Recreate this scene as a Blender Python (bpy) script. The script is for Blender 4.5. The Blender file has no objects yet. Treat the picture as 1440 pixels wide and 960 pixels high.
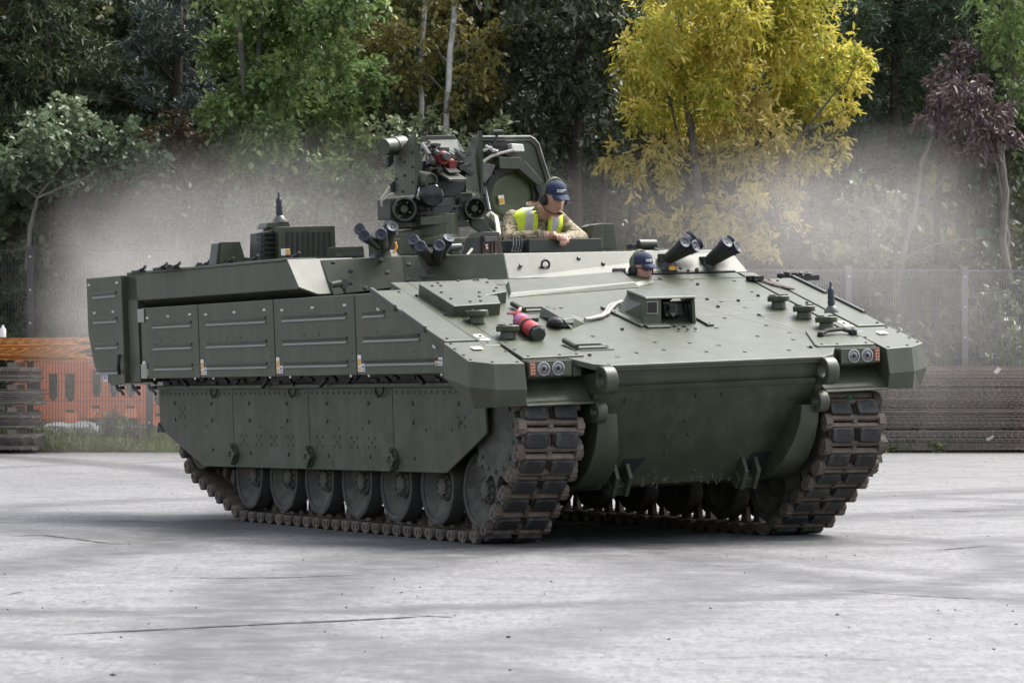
import bpy, bmesh, math, random
import numpy as np
from mathutils import Vector, Matrix, Euler
R = math.radians
sc = bpy.context.scene
COL = sc.collection
random.seed(7)
# ------------------------------------------------------------------ camera
F = 5006.5 / 1440.0
HOR = 519.56
TILT = math.atan((HOR - 480) / 5006.5)
EYE = 1.296
cam = bpy.data.cameras.new('camera')
cam.sensor_width = 36.0
cam.lens = F * 36.0
cam.clip_start = 0.5
cam.clip_end = 2000
cam.dof.use_dof = True
cam.dof.focus_distance = 27.5
cam.dof.aperture_fstop = 9.0
camo = bpy.data.objects.new('camera', cam)
COL.objects.link(camo)
camo.location = (0, 0, EYE)
camo.rotation_euler = (R(90) + TILT, 0, 0)
sc.camera = camo
# ------------------------------------------------------------------ sky, sun, exposure
SUN_EL, SUN_AZ = R(56), R(127)      # behind the scene, to the right
w = bpy.data.worlds.new('World')
sc.world = w
w.use_nodes = True
nt = w.node_tree
sky = nt.nodes.new('ShaderNodeTexSky')
sky.sky_type = 'NISHITA'
sky.sun_disc = False
sky.sun_elevation = SUN_EL
sky.sun_rotation = R(180) - SUN_AZ
sky.dust_density = 4.0
sky.air_density = 1.0
sky.ozone_density = 0.6
bg = nt.nodes['Background']
bg.inputs['Strength'].default_value = 0.15
hsv = nt.nodes.new('ShaderNodeHueSaturation')      # thin overcast: a paler sky
hsv.inputs['Saturation'].default_value = 0.45
nt.links.new(sky.outputs[0], hsv.inputs['Color'])
nt.links.new(hsv.outputs[0], bg.inputs[0])
sl = bpy.data.lights.new('sun', 'SUN')
sl.energy = 2.3
sl.angle = R(42)
sl.color = (1.0, 0.97, 0.93)
so = bpy.data.objects.new('sun', sl)
COL.objects.link(so)
sdir = Vector((math.sin(SUN_AZ) * math.cos(SUN_EL), -math.cos(SUN_AZ) * math.cos(SUN_EL), math.sin(SUN_EL)))
so.rotation_euler = sdir.to_track_quat('Z', 'Y').to_euler()
so.location = sdir * 60
sc.view_settings.view_transform = 'Standard'
sc.view_settings.look = 'None'
sc.view_settings.gamma = 1.0
sc.view_settings.exposure = 1.2
try:
    sc.view_settings.use_curve_mapping = False
except Exception:
    pass
sc.cycles.use_denoising = True
sc.cycles.volume_bounces = 2
sc.cycles.max_bounces = 8
sc.cycles.transparent_max_bounces = 12
sc.cycles.volume_step_rate = 1.0

# ------------------------------------------------------------------ frames of reference
X0, Y0, YAW, PIT, ROL, Z00 = 0.8191, 27.8845, 0.4716, 0.0083, 0.0369, 0.9
# hull (leans on its suspension) -> vehicle ground frame
def h2g(c):
    x, y, z = c
    zz = z - Z00
    y, zz = y * math.cos(ROL) - zz * math.sin(ROL), y * math.sin(ROL) + zz * math.cos(ROL)
    x, zz = x * math.cos(PIT) - zz * math.sin(PIT), x * math.sin(PIT) + zz * math.cos(PIT)
    return Vector((x, y, zz + Z00))
_o = h2g((0, 0, 0))
HULL = Matrix.Identity(4)
for i, e in enumerate(((1, 0, 0), (0, 1, 0), (0, 0, 1))):
    q = h2g(e) - _o
    for j in range(3):
        HULL[j][i] = q[j]
for j in range(3):
    HULL[j][3] = _o[j]
VEH = Matrix.Translation((X0, Y0, 0)) @ Matrix.Rotation(YAW - math.pi / 2, 4, 'Z')
H2W = VEH @ HULL
W2H = H2W.inverted()
def sight(u, v):
    a = (u - 720) / 5006.5
    b = (480 - v) / 5006.5
    return Vector((a, math.cos(TILT) - b * math.sin(TILT), math.sin(TILT) + b * math.cos(TILT)))
CAMP = Vector((0, 0, EYE))
OH = W2H @ CAMP
def H(u, v, **k):                    # survey: a measured direction met with a plane of the hull
    r = W2H.to_3x3() @ sight(u, v)
    if 'g' in k:                     # glacis plane, offset k['g'] above it
        n = Vector((0.314, 0, 1)); d = 1.8514 + k['g']
        s = (d - n.dot(OH)) / n.dot(r)
    else:
        a = 'xyz'.index(list(k)[0])
        s = (list(k.values())[0] - OH[a]) / r[a]
    return OH + r * s
def WP(u, Y, z=0.0):                 # a world point at distance Y on the bearing of u
    return Vector(((u - 720) / 5006.5 * Y, Y, z))
def WZ(v, Y):
    return EYE + (HOR - v) / 5006.5 * Y

# ------------------------------------------------------------------ materials
def new_mat(name):
    m = bpy.data.materials.new(name)
    m.use_nodes = True
    return m, m.node_tree, m.node_tree.nodes['Principled BSDF']
def mat(name, col, rough=0.6, metal=0.0, var=0.25, scale=8.0, bump=0.0, bscale=60.0, spec=0.5, col2=None, c2lo=.5, c2hi=.7, c2scale=3.0, streak=0.0, orand=0.0):
    m, t, b = new_mat(name)
    tc = t.nodes.new('ShaderNodeTexCoord')
    n = t.nodes.new('ShaderNodeTexNoise')
    n.inputs['Scale'].default_value = scale
    n.inputs['Detail'].default_value = 6
    n.inputs['Roughness'].default_value = 0.65
    t.links.new(tc.outputs['Object'], n.inputs['Vector'])
    r = t.nodes.new('ShaderNodeValToRGB')
    r.color_ramp.elements[0].position = 0.3
    r.color_ramp.elements[1].position = 0.7
    r.color_ramp.elements[0].color = (*[c * (1 - var) for c in col], 1)
    r.color_ramp.elements[1].color = (*[min(1, c * (1 + var)) for c in col], 1)
    t.links.new(n.outputs['Fac'], r.inputs['Fac'])
    out = r.outputs[0]
    if col2:
        n2 = t.nodes.new('ShaderNodeTexNoise')
        n2.inputs['Scale'].default_value = c2scale
        n2.inputs['Detail'].default_value = 8
        n2.inputs['Roughness'].default_value = 0.7
        t.links.new(tc.outputs['Object'], n2.inputs['Vector'])
        r2 = t.nodes.new('ShaderNodeMapRange')
        r2.inputs[1].default_value = c2lo
        r2.inputs[2].default_value = c2hi
        t.links.new(n2.outputs['Fac'], r2.inputs[0])
        mx = t.nodes.new('ShaderNodeMix')
        mx.data_type = 'RGBA'
        t.links.new(r2.outputs[0], mx.inputs[0])
        t.links.new(out, mx.inputs[6])
        mx.inputs[7].default_value = (*col2, 1)
        out = mx.outputs[2]
    if streak:                        # rain-washed dust running down the faces
        mp = t.nodes.new('ShaderNodeMapping'); mp.inputs['Scale'].default_value = (7, 7, .8); t.links.new(tc.outputs['Object'], mp.inputs[0])
        n4 = t.nodes.new('ShaderNodeTexNoise'); n4.inputs['Scale'].default_value = 1.0; n4.inputs['Detail'].default_value = 7; n4.inputs['Roughness'].default_value = .7; t.links.new(mp.outputs[0], n4.inputs['Vector'])
        r4 = t.nodes.new('ShaderNodeMapRange'); r4.inputs[1].default_value = .48; r4.inputs[2].default_value = .75; r4.inputs[4].default_value = streak; t.links.new(n4.outputs['Fac'], r4.inputs[0])
        mx = t.nodes.new('ShaderNodeMix'); mx.data_type = 'RGBA'; t.links.new(r4.outputs[0], mx.inputs[0]); t.links.new(out, mx.inputs[6]); mx.inputs[7].default_value = (*[min(1, c * 1.7 + .012) for c in col], 1); out = mx.outputs[2]
    if orand:
        oi = t.nodes.new('ShaderNodeObjectInfo'); r5 = t.nodes.new('ShaderNodeMapRange'); r5.inputs[3].default_value = 1 - orand; r5.inputs[4].default_value = 1 + orand; t.links.new(oi.outputs['Random'], r5.inputs[0])
        vm = t.nodes.new('ShaderNodeVectorMath'); vm.operation = 'SCALE'; t.links.new(out, vm.inputs[0]); t.links.new(r5.outputs[0], vm.inputs['Scale']); out = vm.outputs[0]
    t.links.new(out, b.inputs['Base Color'])
    b.inputs['Roughness'].default_value = rough
    b.inputs['Metallic'].default_value = metal
    b.inputs['Specular IOR Level'].default_value = spec
    if bump:
        n3 = t.nodes.new('ShaderNodeTexNoise')
        n3.inputs['Scale'].default_value = bscale
        n3.inputs['Detail'].default_value = 4
        t.links.new(tc.outputs['Object'], n3.inputs['Vector'])
        bp = t.nodes.new('ShaderNodeBump')
        bp.inputs['Strength'].default_value = bump
        bp.inputs['Distance'].default_value = 0.01
        t.links.new(n3.outputs['Fac'], bp.inputs['Height'])
        t.links.new(bp.outputs[0], b.inputs['Normal'])
    return m
M = {}
V = Vector
M['green'] = mat('army_green_paint', (0.040, 0.048, 0.026), 0.42, streak=.7, var=.2, scale=5, bump=.12, bscale=140, col2=(0.070, 0.067, 0.049), c2lo=.5, c2hi=.8, c2scale=2.2)
M['green_low'] = mat('dusty_green_paint', (0.041, 0.048, 0.028), 0.55, streak=.8, var=.2, scale=6, bump=.15, bscale=90, col2=(0.095, 0.088, 0.072), c2lo=.46, c2hi=.85, c2scale=3.0)
M['dark_green'] = mat('dark_green_fitting', (0.038, 0.042, 0.032), 0.45, var=.15, scale=12, bump=.1, bscale=120)
M['black'] = mat('black_rubber', (0.012, 0.012, 0.013), 0.6, var=.25, scale=20)
M['metal'] = mat('dark_bare_metal', (0.11, 0.11, 0.105), 0.42, 0.6, var=.3, scale=14)
M['track'] = mat('rusty_track_steel', (0.112, 0.090, 0.072), 0.72, 0.15, orand=.3, var=.3, scale=14, bump=.3, bscale=80, col2=(0.19, 0.155, 0.125), c2lo=.48, c2hi=.75, c2scale=7)
M['pad'] = mat('track_pad_rubber', (0.018, 0.018, 0.019), 0.75, orand=.45, var=.35, scale=18, bump=.5, bscale=60, col2=(0.075, 0.065, 0.058), c2lo=.50, c2hi=.72, c2scale=9)
M['tyre'] = mat('dusty_tyre_rubber', (0.050, 0.048, 0.044), 0.85, var=.25, scale=10, col2=(0.12, 0.11, 0.095), c2lo=.45, c2hi=.8, c2scale=6)
M['wheel'] = mat('dusty_wheel_green', (0.060, 0.058, 0.048), 0.8, var=.25, scale=9, col2=(0.15, 0.135, 0.11), c2lo=.45, c2hi=.8, c2scale=5)
M['cap_rubber'] = mat('blue_black_rubber', (0.022, 0.026, 0.040), 0.55, var=.2, scale=30)
M['pale_lit'] = mat('pale_lit_edge_paint', (0.20, 0.215, 0.18), 0.5, var=.15, scale=20)  # pale green: catch light painted on the ribs; also the camera window frame
M['white'] = mat('white_plastic', (0.75, 0.74, 0.70), 0.5, var=.06)
M['slot'] = mat('bare_slot_edge', (0.55, 0.57, 0.53), 0.5, var=.1)
M['orange_label'] = mat('orange_label', (0.75, 0.33, 0.03), 0.5, var=.05)
M['blue_label'] = mat('blue_label_print', (0.12, 0.16, 0.32), 0.5, var=.05)
M['cream'] = mat('cream_label', (0.72, 0.66, 0.50), 0.5, var=.06)
M['red'] = mat('red_bottle_paint', (0.40, 0.022, 0.022), 0.35, var=.2, scale=10, col2=(0.50, 0.08, 0.085), c2lo=.5, c2hi=.7, c2scale=6)
M['mauve'] = mat('mauve_label', (0.26, 0.10, 0.22), 0.5, var=.2)
M['red_dark'] = mat('red_fitting', (0.17, 0.02, 0.015), 0.4, var=.2)
M['brown_glass'] = mat('brown_window_coating', (0.06, 0.032, 0.028), 0.25, var=.2, scale=14)
M['lens'] = mat('dark_lens_glass', (0.012, 0.012, 0.015), 0.12, var=.1)
M['reflector'] = mat('lamp_reflector', (0.36, 0.36, 0.37), 0.25, 0.8, var=.15, scale=25)
M['lamp_glass'] = mat('lamp_lens', (0.17, 0.17, 0.18), 0.08, 0.4, var=.4, scale=30)
M['amber'] = mat('amber_lens', (0.24, 0.085, 0.055), 0.25, var=.2)
M['amber_led'] = mat('amber_led', (0.55, 0.27, 0.19), 0.3, var=.1)
M['strap'] = mat('brown_strap', (0.11, 0.08, 0.06), 0.8, var=.2)
M['cable'] = mat('taped_cable', (0.34, 0.32, 0.30), 0.6, var=.35, scale=40)
M['cream_hose'] = mat('cream_hose', (0.5, 0.47, 0.38), 0.6, var=.15)
M['lime'] = mat('green_paint_mark', (0.02, 0.32, 0.10), 0.5, var=.2)

# ------------------------------------------------------------------ mesh building
class MB:
    def __init__(s):
        s.v = []; s.f = []; s.m = []; s.cur = 0
    def add(s, vs, fs):
        n = len(s.v)
        s.v.extend([tuple(q) for q in vs])
        for f in fs:
            s.f.append([n + i for i in f]); s.m.append(s.cur)
        return s
    def box(s, c, size, rot=None):
        c = Vector(c); hx, hy, hz = [q / 2 for q in size]
        vs = [Vector((x, y, z)) for x in (-hx, hx) for y in (-hy, hy) for z in (-hz, hz)]
        if rot is not None:
            vs = [rot @ q for q in vs]
        return s.add([q + c for q in vs], [(0, 1, 3, 2), (4, 6, 7, 5), (0, 4, 5, 1), (2, 3, 7, 6), (0, 2, 6, 4), (1, 5, 7, 3)])
    def bounds(s, a, b):
        return s.box([(p + q) / 2 for p, q in zip(a, b)], [abs(q - p) for p, q in zip(a, b)])
    def prism(s, poly, off, taper=None):
        poly = [Vector(q) for q in poly]; off = Vector(off); n = len(poly)
        top = [q + off for q in poly]
        if taper:
            c = sum(top, Vector()) / n
            top = [c + (q - c) * taper for q in top]
        fs = [tuple(range(n))[::-1], tuple(range(n, 2 * n))]
        fs += [(i, (i + 1) % n, n + (i + 1) % n, n + i) for i in range(n)]
        return s.add(poly + top, fs)
    def loft(s, a, b):
        n = len(a)
        fs = [tuple(range(n))[::-1], tuple(range(n, 2 * n))]
        fs += [(i, (i + 1) % n, n + (i + 1) % n, n + i) for i in range(n)]
        return s.add(list(a) + list(b), fs)
    def rings(s, rr, cap=True, closed=False):
        n = len(rr[0]); vs = [q for r_ in rr for q in r_]; fs = []
        k = len(rr)
        for i in range(k if closed else k - 1):
            for j in range(n):
                fs.append((i * n + j, i * n + (j + 1) % n, ((i + 1) % k) * n + (j + 1) % n, ((i + 1) % k) * n + j))
        if cap and not closed:
            fs.append(tuple(range(n))[::-1]); fs.append(tuple(range((k - 1) * n, k * n)))
        return s.add(vs, fs)
    def tube(s, path, r, n=8, cap=True):
        path = [Vector(q) for q in path]
        rr = []
        rad = r if isinstance(r, (list, tuple)) else [r] * len(path)
        up = None
        for i, q in enumerate(path):
            d = (path[min(i + 1, len(path) - 1)] - path[max(i - 1, 0)]).normalized()
            if up is None:
                up = Vector((0, 0, 1)) if abs(d.z) < .9 else Vector((1, 0, 0))
            a = d.cross(up).normalized(); up = a.cross(d).normalized()
            rr.append([q + (a * math.cos(t) + up * math.sin(t)) * rad[i] for t in [2 * math.pi * k / n for k in range(n)]])
        return s.rings(rr, cap)
    def lathe(s, p, axis, prof, n=16, cap=True):
        p = Vector(p); d = Vector(axis).normalized()
        u = Vector((0, 0, 1)) if abs(d.z) < .9 else Vector((1, 0, 0))
        a = d.cross(u).normalized(); b = a.cross(d).normalized()
        rr = [[p + d * h + (a * math.cos(t) + b * math.sin(t)) * r for t in [2 * math.pi * k / n for k in range(n)]] for h, r in prof]
        return s.rings(rr, cap)
    def cyl(s, p, q, r, n=12):
        return s.tube([p, q], r, n)
    def ico(s, c, r, sub=1):
        bm = bmesh.new(); bmesh.ops.create_icosphere(bm, subdivisions=sub, radius=1)
        r = (r, r, r) if not hasattr(r, '__len__') else r
        c = Vector(c); bm.verts.ensure_lookup_table()
        vs = [c + Vector((q.co.x * r[0], q.co.y * r[1], q.co.z * r[2])) for q in bm.verts]
        fs = [tuple(x.index for x in f.verts) for f in bm.faces]; bm.free()
        return s.add(vs, fs)
    def mesh(s, name, mats, mtx=None):
        me = bpy.data.meshes.new(name)
        v = s.v if mtx is None else [mtx @ Vector(q) for q in s.v]
        me.from_pydata([tuple(q) for q in v], [], s.f)
        for m in (mats if isinstance(mats, (list, tuple)) else [mats]):
            me.materials.append(m)
        if len(me.polygons) == len(s.m):
            me.polygons.foreach_set('material_index', s.m)
        bm = bmesh.new(); bm.from_mesh(me)
        bmesh.ops.recalc_face_normals(bm, faces=bm.faces); bm.to_mesh(me); bm.free()
        return me
    def build(s, name, mats, parent=None, mtx=None, bevel=0, smooth=0):
        me = s.mesh(name, mats, mtx)
        return link(name, me, parent, bevel, smooth)
def smooth_by_angle(me, deg):
    bm = bmesh.new(); bm.from_mesh(me)
    for f in bm.faces: f.smooth = True
    for e in bm.edges:
        e.smooth = (not e.is_boundary) and len(e.link_faces) == 2 and e.calc_face_angle(0) < R(deg)
    bm.to_mesh(me); bm.free()
def link(name, me, parent=None, bevel=0, smooth=0):
    if smooth:
        smooth_by_angle(me, smooth)
    o = bpy.data.objects.new(name, me); COL.objects.link(o)
    if name in STUFF: o['kind'] = 'stuff'
    if parent is not None: o.parent = parent
    if bevel:
        b = o.modifiers.new('bevel', 'BEVEL'); b.width = bevel; b.segments = 2; b.limit_method = 'ANGLE'; b.angle_limit = R(35)
    return o
STUFF = {'paint_scrape', 'panel_catch', 'rear_catch', 'skirt_bolts', 'deck_bolts', 'bolt_hole', 'front_bolts', 'roof_bolts', 'panel_bolts', 'plug_ring', 'weld_seam', 'lifting_hole', 'slot_edge', 'panel_clip', 'hatch_latch', 'cradle_fittings', 'shield_bolts', 'station_bolts', 'cover_bolts', 'foot_bolts', 'armour_bolt', 'visor_plug', 'vent_slot', 'radio_fitting', 'lamp_screw', 'sight_screw', 'cable_plug', 'far_side_fitting', 'post_clip', 'bottle_text', 'cap_lettering', 'limbs', 'opening_clip', 'hatch_cable', 'station_cable', 'parapet_clip', 'fender_lid_edge'}
def tag(o, label=None, cat=None, group=None, kind=None):
    if label: o['label'] = label
    if cat: o['category'] = cat
    if group: o['group'] = group
    if kind: o['kind'] = kind
    return o
def empty(name, loc=(0, 0, 0), rz=0, **k):
    o = bpy.data.objects.new(name, None); COL.objects.link(o)
    o.location = loc; o.rotation_euler = (0, 0, rz); o.empty_display_size = .2
    return tag(o, **k)
def lerp(a, b, t): return Vector(a) * (1 - t) + Vector(b) * t
# ================================================================== THE VEHICLE
veh = empty('armoured_vehicle', (X0, Y0, 0), YAW - math.pi / 2,
            label='dark green tracked armoured vehicle with raised weapon station turning on the tarmac', cat='armoured vehicle')
def P(mb, name, m, parent=None, bevel=0.006, smooth=0):     # a part measured in the hull frame
    return mb.build(name, m, parent or veh, HULL, bevel, smooth)
def G(x, y, g=0.0):                                           # a point on the glacis
    return Vector((x, y, 1.8514 - .314 * x + g))
GN = Vector((.314, 0, 1)).normalized()
def bolt(mb, p, n, r=.016, h=.014, k=6):
    mb.lathe(Vector(p) - Vector(n).normalized() * .004, n, [(0, r), (h * .7, r), (h, r * .7)], k)
def mir(L): return [Vector((q[0], -q[1], q[2])) for q in L]

# ---- lower hull and sponsons
mb = MB()
prof = [(1.56, 1.335), (1.50, 1.17), (.93, .43), (.70, .40), (-5.3, .40), (-5.55, .9), (-5.55, 1.94), (-.62, 1.94)]
a = [Vector((x, -.93, z)) for x, z in prof]; b = [Vector((x, .93, z)) for x, z in prof]
mb.loft(a, b)
P(mb, 'lower_hull', M['green'])
for s in (-1, 1):
    mb = MB()
    sp = [(1.30, 1.33), (1.30, 1.25), (-5.55, 1.25), (-5.55, 1.93), (-.50, 1.93)]
    mb.prism([(x, s * .93, z) for x, z in sp], (0, s * .68, 0))
    P(mb, 'sponson', M['dark_green'])
    # rolled front flank of the hull beside the track
    mb = MB()
    prof = [(1.47, .99), (1.455, .86), (1.40, .72), (1.29, .58), (1.10, .46), (.88, .415), (.72, .43), (.72, .7), (1.15, .99)]
    mb.loft([V((x, s * (.70 + .10 * min(1, max(0, (z - .42) / .5))), z)) for x, z in prof], [V((x - .01, s * .955, z)) for x, z in prof])
    P(mb, 'flank_guard', M['green'], smooth=40)
# ---- front plate details
def FP(t, y, off=0.0):      # point on the lower front plate, t from the ridge (0) to the bottom (1)
    a = Vector((1.50, y, 1.17)); b = Vector((.93, y, .43))
    n = Vector((.74, 0, -.57)).normalized()
    return a.lerp(b, t) + n * off
FN = Vector((.74, 0, -.57)).normalized()
mb = MB()
mb.prism([(1.503, -.9, 1.175), (1.52, -.9, 1.19), (1.545, -.9, 1.19), (1.51, -.9, 1.15)], (0, 1.8, 0))
P(mb, 'front_ridge', M['green'])
mb = MB()
for t, y in ((.1, -.1), (.1, .12), (.35, -.12), (.5, -.25), (.5, -.05), (.42, .62), (.68, -.2), (.9, -.62), (.88, -.25), (.88, .1), (.3, -.86), (.72, .45), (.62, -.8), (.18, .75), (.12, -.7)):
    bolt(mb, FP(t, y), FN, .017, .016)
P(mb, 'front_bolts', M['dark_green'], bevel=0)
for y in (-.56, .56):       # lower lugs with their pockets
    mb = MB()
    for q in (-.055, .055):
        mb.prism([FP(.76, y + q - .017), FP(.99, y + q - .017), FP(1.0, y + q - .017, .13), FP(.82, y + q - .017, .11)], (0, .034, 0))
    mb.prism([FP(.90, y - .09), FP(1.02, y - .09), FP(1.02, y - .09, .09), FP(.92, y - .09, .09)], (0, .18, 0))
    P(mb, 'lower_lug', M['green'])
    mb = MB()
    mb.prism([FP(.72, y + .02, .002), FP(.72, y + .2, .002), FP(.92, y + .10, .002), FP(.92, y - .02, .002)], FN * .006)
    P(mb, 'lug_pocket', M['black'], bevel=0)
mb = MB(); rnd = random.Random(12)     # paint scraped off along the belly edge
for k in range(46):
    y = rnd.uniform(-.75, .6); t = 1 - abs(rnd.gauss(0, .07)); ln_ = rnd.uniform(.01, .05); sl_ = rnd.uniform(-.03, .03)
    mb.prism([FP(t, y, .0015), FP(t, y + .005, .0015), FP(t + ln_, y + sl_ + .006, .0015), FP(t + ln_, y + sl_, .0015)], FN * .002)
P(mb, 'paint_scrape', mat('scraped_primer', (.20, .20, .18), .7, var=.3), bevel=0)
def eye_plate(c, r, hole, thick, s, name):
    c = Vector(c); mb = MB(); n = 18
    rr = []
    for (rad, yy) in ((hole, 0), (r, 0), (r, thick), (hole, thick)):
        rr.append([Vector((c.x + rad * math.cos(t), c.y - thick / 2 + yy, c.z + rad * math.sin(t))) for t in [2 * math.pi * k / n for k in range(n)]])
    mb.rings(rr, closed=True)
    mb.prism([(c.x - r * .92, c.y - thick / 2 + .003, c.z + r * .5), (c.x - r * .45, c.y - thick / 2 + .003, c.z - r * .92), (c.x - .42, c.y - thick / 2 + .003, c.z - r * 1.2), (c.x - .42, c.y - thick / 2 + .003, c.z + r * .5)], (0, thick - .006, 0))
    return P(mb, name, M['green'], bevel=.008, smooth=35)
for s in (-1, 1):
    eye_plate((1.60, s * .95, 1.24), .105, .052, .10, s, 'towing_eye')
    eye_plate((1.47, s * .955, 1.01), .085, .04, .085, s, 'towing_eye')
    mb = MB()
    mb.prism([(1.50, s * .955 - .03, 1.2), (1.40, s * .955 - .03, .95), (1.2, s * .955 - .03, .95), (1.2, s * .955 - .03, 1.2)], (0, .06, 0))
    P(mb, 'eye_bracket', M['green'])

# ---- glacis
def slab(name, pts, g0, g1, m=None, bev=.006):
    mb = MB(); mb.loft([G(x, y, g0) for x, y in pts], [G(x, y, g1) for x, y in pts])
    return P(mb, name, m or M['green'], bevel=bev)
half = [(1.598, 0), (1.598, .922), (1.548, 1.04), (1.40, 1.15), (1.12, 1.16), (.98, 1.49), (-.60, 1.49), (-.60, 0)]
pts = half[1:-1] + [(x, -y) for x, y in half[1:-1]][::-1]
slab('glacis_plate', pts, -.045, 0.0)
slab('glacis_edge_lip', [(1.612, -.92), (1.612, .92), (1.56, .92), (1.56, -.92)], -.02, .004)
for s in (-1, 1):
    slab('corner_plate', [(1.392, s * 1.52), (1.385, s * 1.01), (1.36, s * 1.0), (1.02, s * 1.13), (.99, s * 1.52)], -.03, .014)
    slab('deck_edge_plate', [(1.05, s * 1.50), (1.05, s * 1.655), (-.58, s * 1.64), (-.58, s * 1.50)], -.03, .006)
    # outer fender strip with its lid
    slab('fender_lid', [(.93, s * 1.665), (.93, s * 1.925), (.43, s * 1.93), (-.36, s * 1.885), (-.36, s * 1.645)], -.03, .012)
    slab('fender_lid_edge', [(.62, s * 1.915), (.62, s * 1.945), (.20, s * 1.93), (.20, s * 1.90)], -.02, .032, M['dark_green'])
    slab('fender_lid_edge', [(.08, s * 1.90), (.08, s * 1.93), (-.38, s * 1.91), (-.38, s * 1.88)], -.02, .032, M['dark_green'])
    # fender nose: top, two front facets, chamfered below
    top = [G(.95, s * 1.53), G(1.49, s * 1.56), G(1.466, s * 1.804), G(1.385, s * 1.965), G(.95, s * 1.945)]
    for q in top: q.z += .004
    mid = [Vector((q.x + (.03 if 0 < i < 4 else 0), q.y + (s * .012 if i in (3, 4) else 0), q.z - .19)) for i, q in enumerate(top)]
    low = [Vector((q.x - (.03 if 0 < i < 4 else 0), q.y - (s * .05 if i in (3, 4) else 0), min(q.z, 1.3) - .16)) for i, q in enumerate(mid)]
    for q in low: q.z = 1.075
    for i in (0, 4): mid[i].z = top[i].z - .26; low[i].z = 1.30; 
    low[0].x = low[4].x = 1.05
    mb = MB(); mb.rings([top, mid, low])
    fn = P(mb, 'fender_nose', M['green'], bevel=.005)
    mb = MB()
    for x, y in ((.98, 1.60), (.98, 1.9), (1.1, 1.925), (1.25, 1.93), (1.36, 1.93), (1.43, 1.79), (1.455, 1.6), (1.2, 1.56)):
        bolt(mb, G(x, s * y, .002), GN, .014, .012)
    for x, y in ((1.36, 1.46), (1.36, 1.2), (1.36, 1.06), (1.2, 1.49), (1.03, 1.47), (.85, 1.59), (.3, 1.6), (-.2, 1.6), (.88, 1.88), (-.3, 1.7)):
        bolt(mb, G(x, s * y, .012), GN, .013, .012)
    P(mb, 'deck_bolts', M['black'], bevel=0)
    # lid markings scratched in the paint
    mb = MB()
    for x, y in ((1.02, 1.75), (1.06, 1.70)):
        pass
    mb.loft([G(x, s * y, .0125) for x, y in ((1.10, 1.72), (1.10, 1.80), (1.16, 1.80), (1.16, 1.72))], [G(x, s * y, .016) for x, y in ((1.10, 1.72), (1.10, 1.80), (1.16, 1.80), (1.16, 1.72))])
    mb.loft([G(x, s * y, .008) for x, y in ((.90, 1.55), (.90, 1.63), (.94, 1.63), (.94, 1.55))], [G(x, s * y, .0105) for x, y in ((.90, 1.55), (.90, 1.63), (.94, 1.63), (.94, 1.55))])
    st = P(mb, 'deck_label', M['cream'], bevel=0)
    mb = MB(); mb.loft([G(x, s * y, .007) for x, y in ((.80, 1.56), (.80, 1.63), (.87, 1.63), (.87, 1.56))], [G(x, s * y, .0105) for x, y in ((.80, 1.56), (.80, 1.63), (.87, 1.63), (.87, 1.56))])
    P(mb, 'deck_label', M['cream'], bevel=0)
# weld seams and lifting holes on the big plate
mb = MB()
def seam(a, b, wd=.006, g=.0015):
    a = Vector(a); b = Vector(b); d = (b - a).normalized(); q = Vector((-d.y, d.x)) * wd
    c = [a + q, a - q, b - q, b + q]
    mb.loft([G(x, y, -.004) for x, y in c], [G(x, y, g) for x, y in c])
seam((-.5, .62), (1.1, 1.155)); seam((.50, -.5), (.50, 1.38)); seam((.14, .45), (.14, 1.48)); seam((-.12, .35), (1.1, 1.155))
P(mb, 'weld_seam', mat('weld_line', (.14, .147, .12), .5, var=.1), bevel=0)
mb = MB()
for x, y, r in ((1.24, .22, .024), (1.0, 1.0, .024), (.34, 1.0, .022), (1.42, -.75, .022)):
    mb.lathe(G(x, y, -.003), GN, [(0, r), (.004, r)], 12)
P(mb, 'lifting_hole', M['black'], bevel=0)
mb = MB(); rnd = random.Random(3)
for x in (-.38, -.12, .2, .52, .86, 1.12, 1.36):
    for y in (-.62, -.3, .05, .42, .66, .95, 1.28):
        if rnd.random() < .72 and not (-.2 < x < .75 and -.5 < y < .5):
            yy = y + rnd.uniform(-.08, .08); xx = x + rnd.uniform(-.07, .07)
            if xx > 1.0 and abs(yy) > 1.05: continue
            mb.lathe(G(xx, yy, -.003), GN, [(0, .016), (.008, .016), (.008, .010)], 8)
P(mb, 'plug_ring', M['green'], bevel=0)
mb = MB()
for x, y in ((-.5, -.2), (-.47, .7), (-.3, .95), (.1, .8), (.16, 1.05), (.3, .78), (.05, 1.3), (1.36, -.95), (1.38, .95), (.78, -.35), (.76, .12), (.77, .2), (.55, 1.0)):
    bolt(mb, G(x, y), GN, .016, .018)
P(mb, 'deck_bolts', M['black'], bevel=0)

# ---- raised roof
def box_from(name, base, top, m=None, bev=.008):
    mb = MB(); mb.loft(base, top); return P(mb, name, m or M['green'], bevel=bev)

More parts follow.
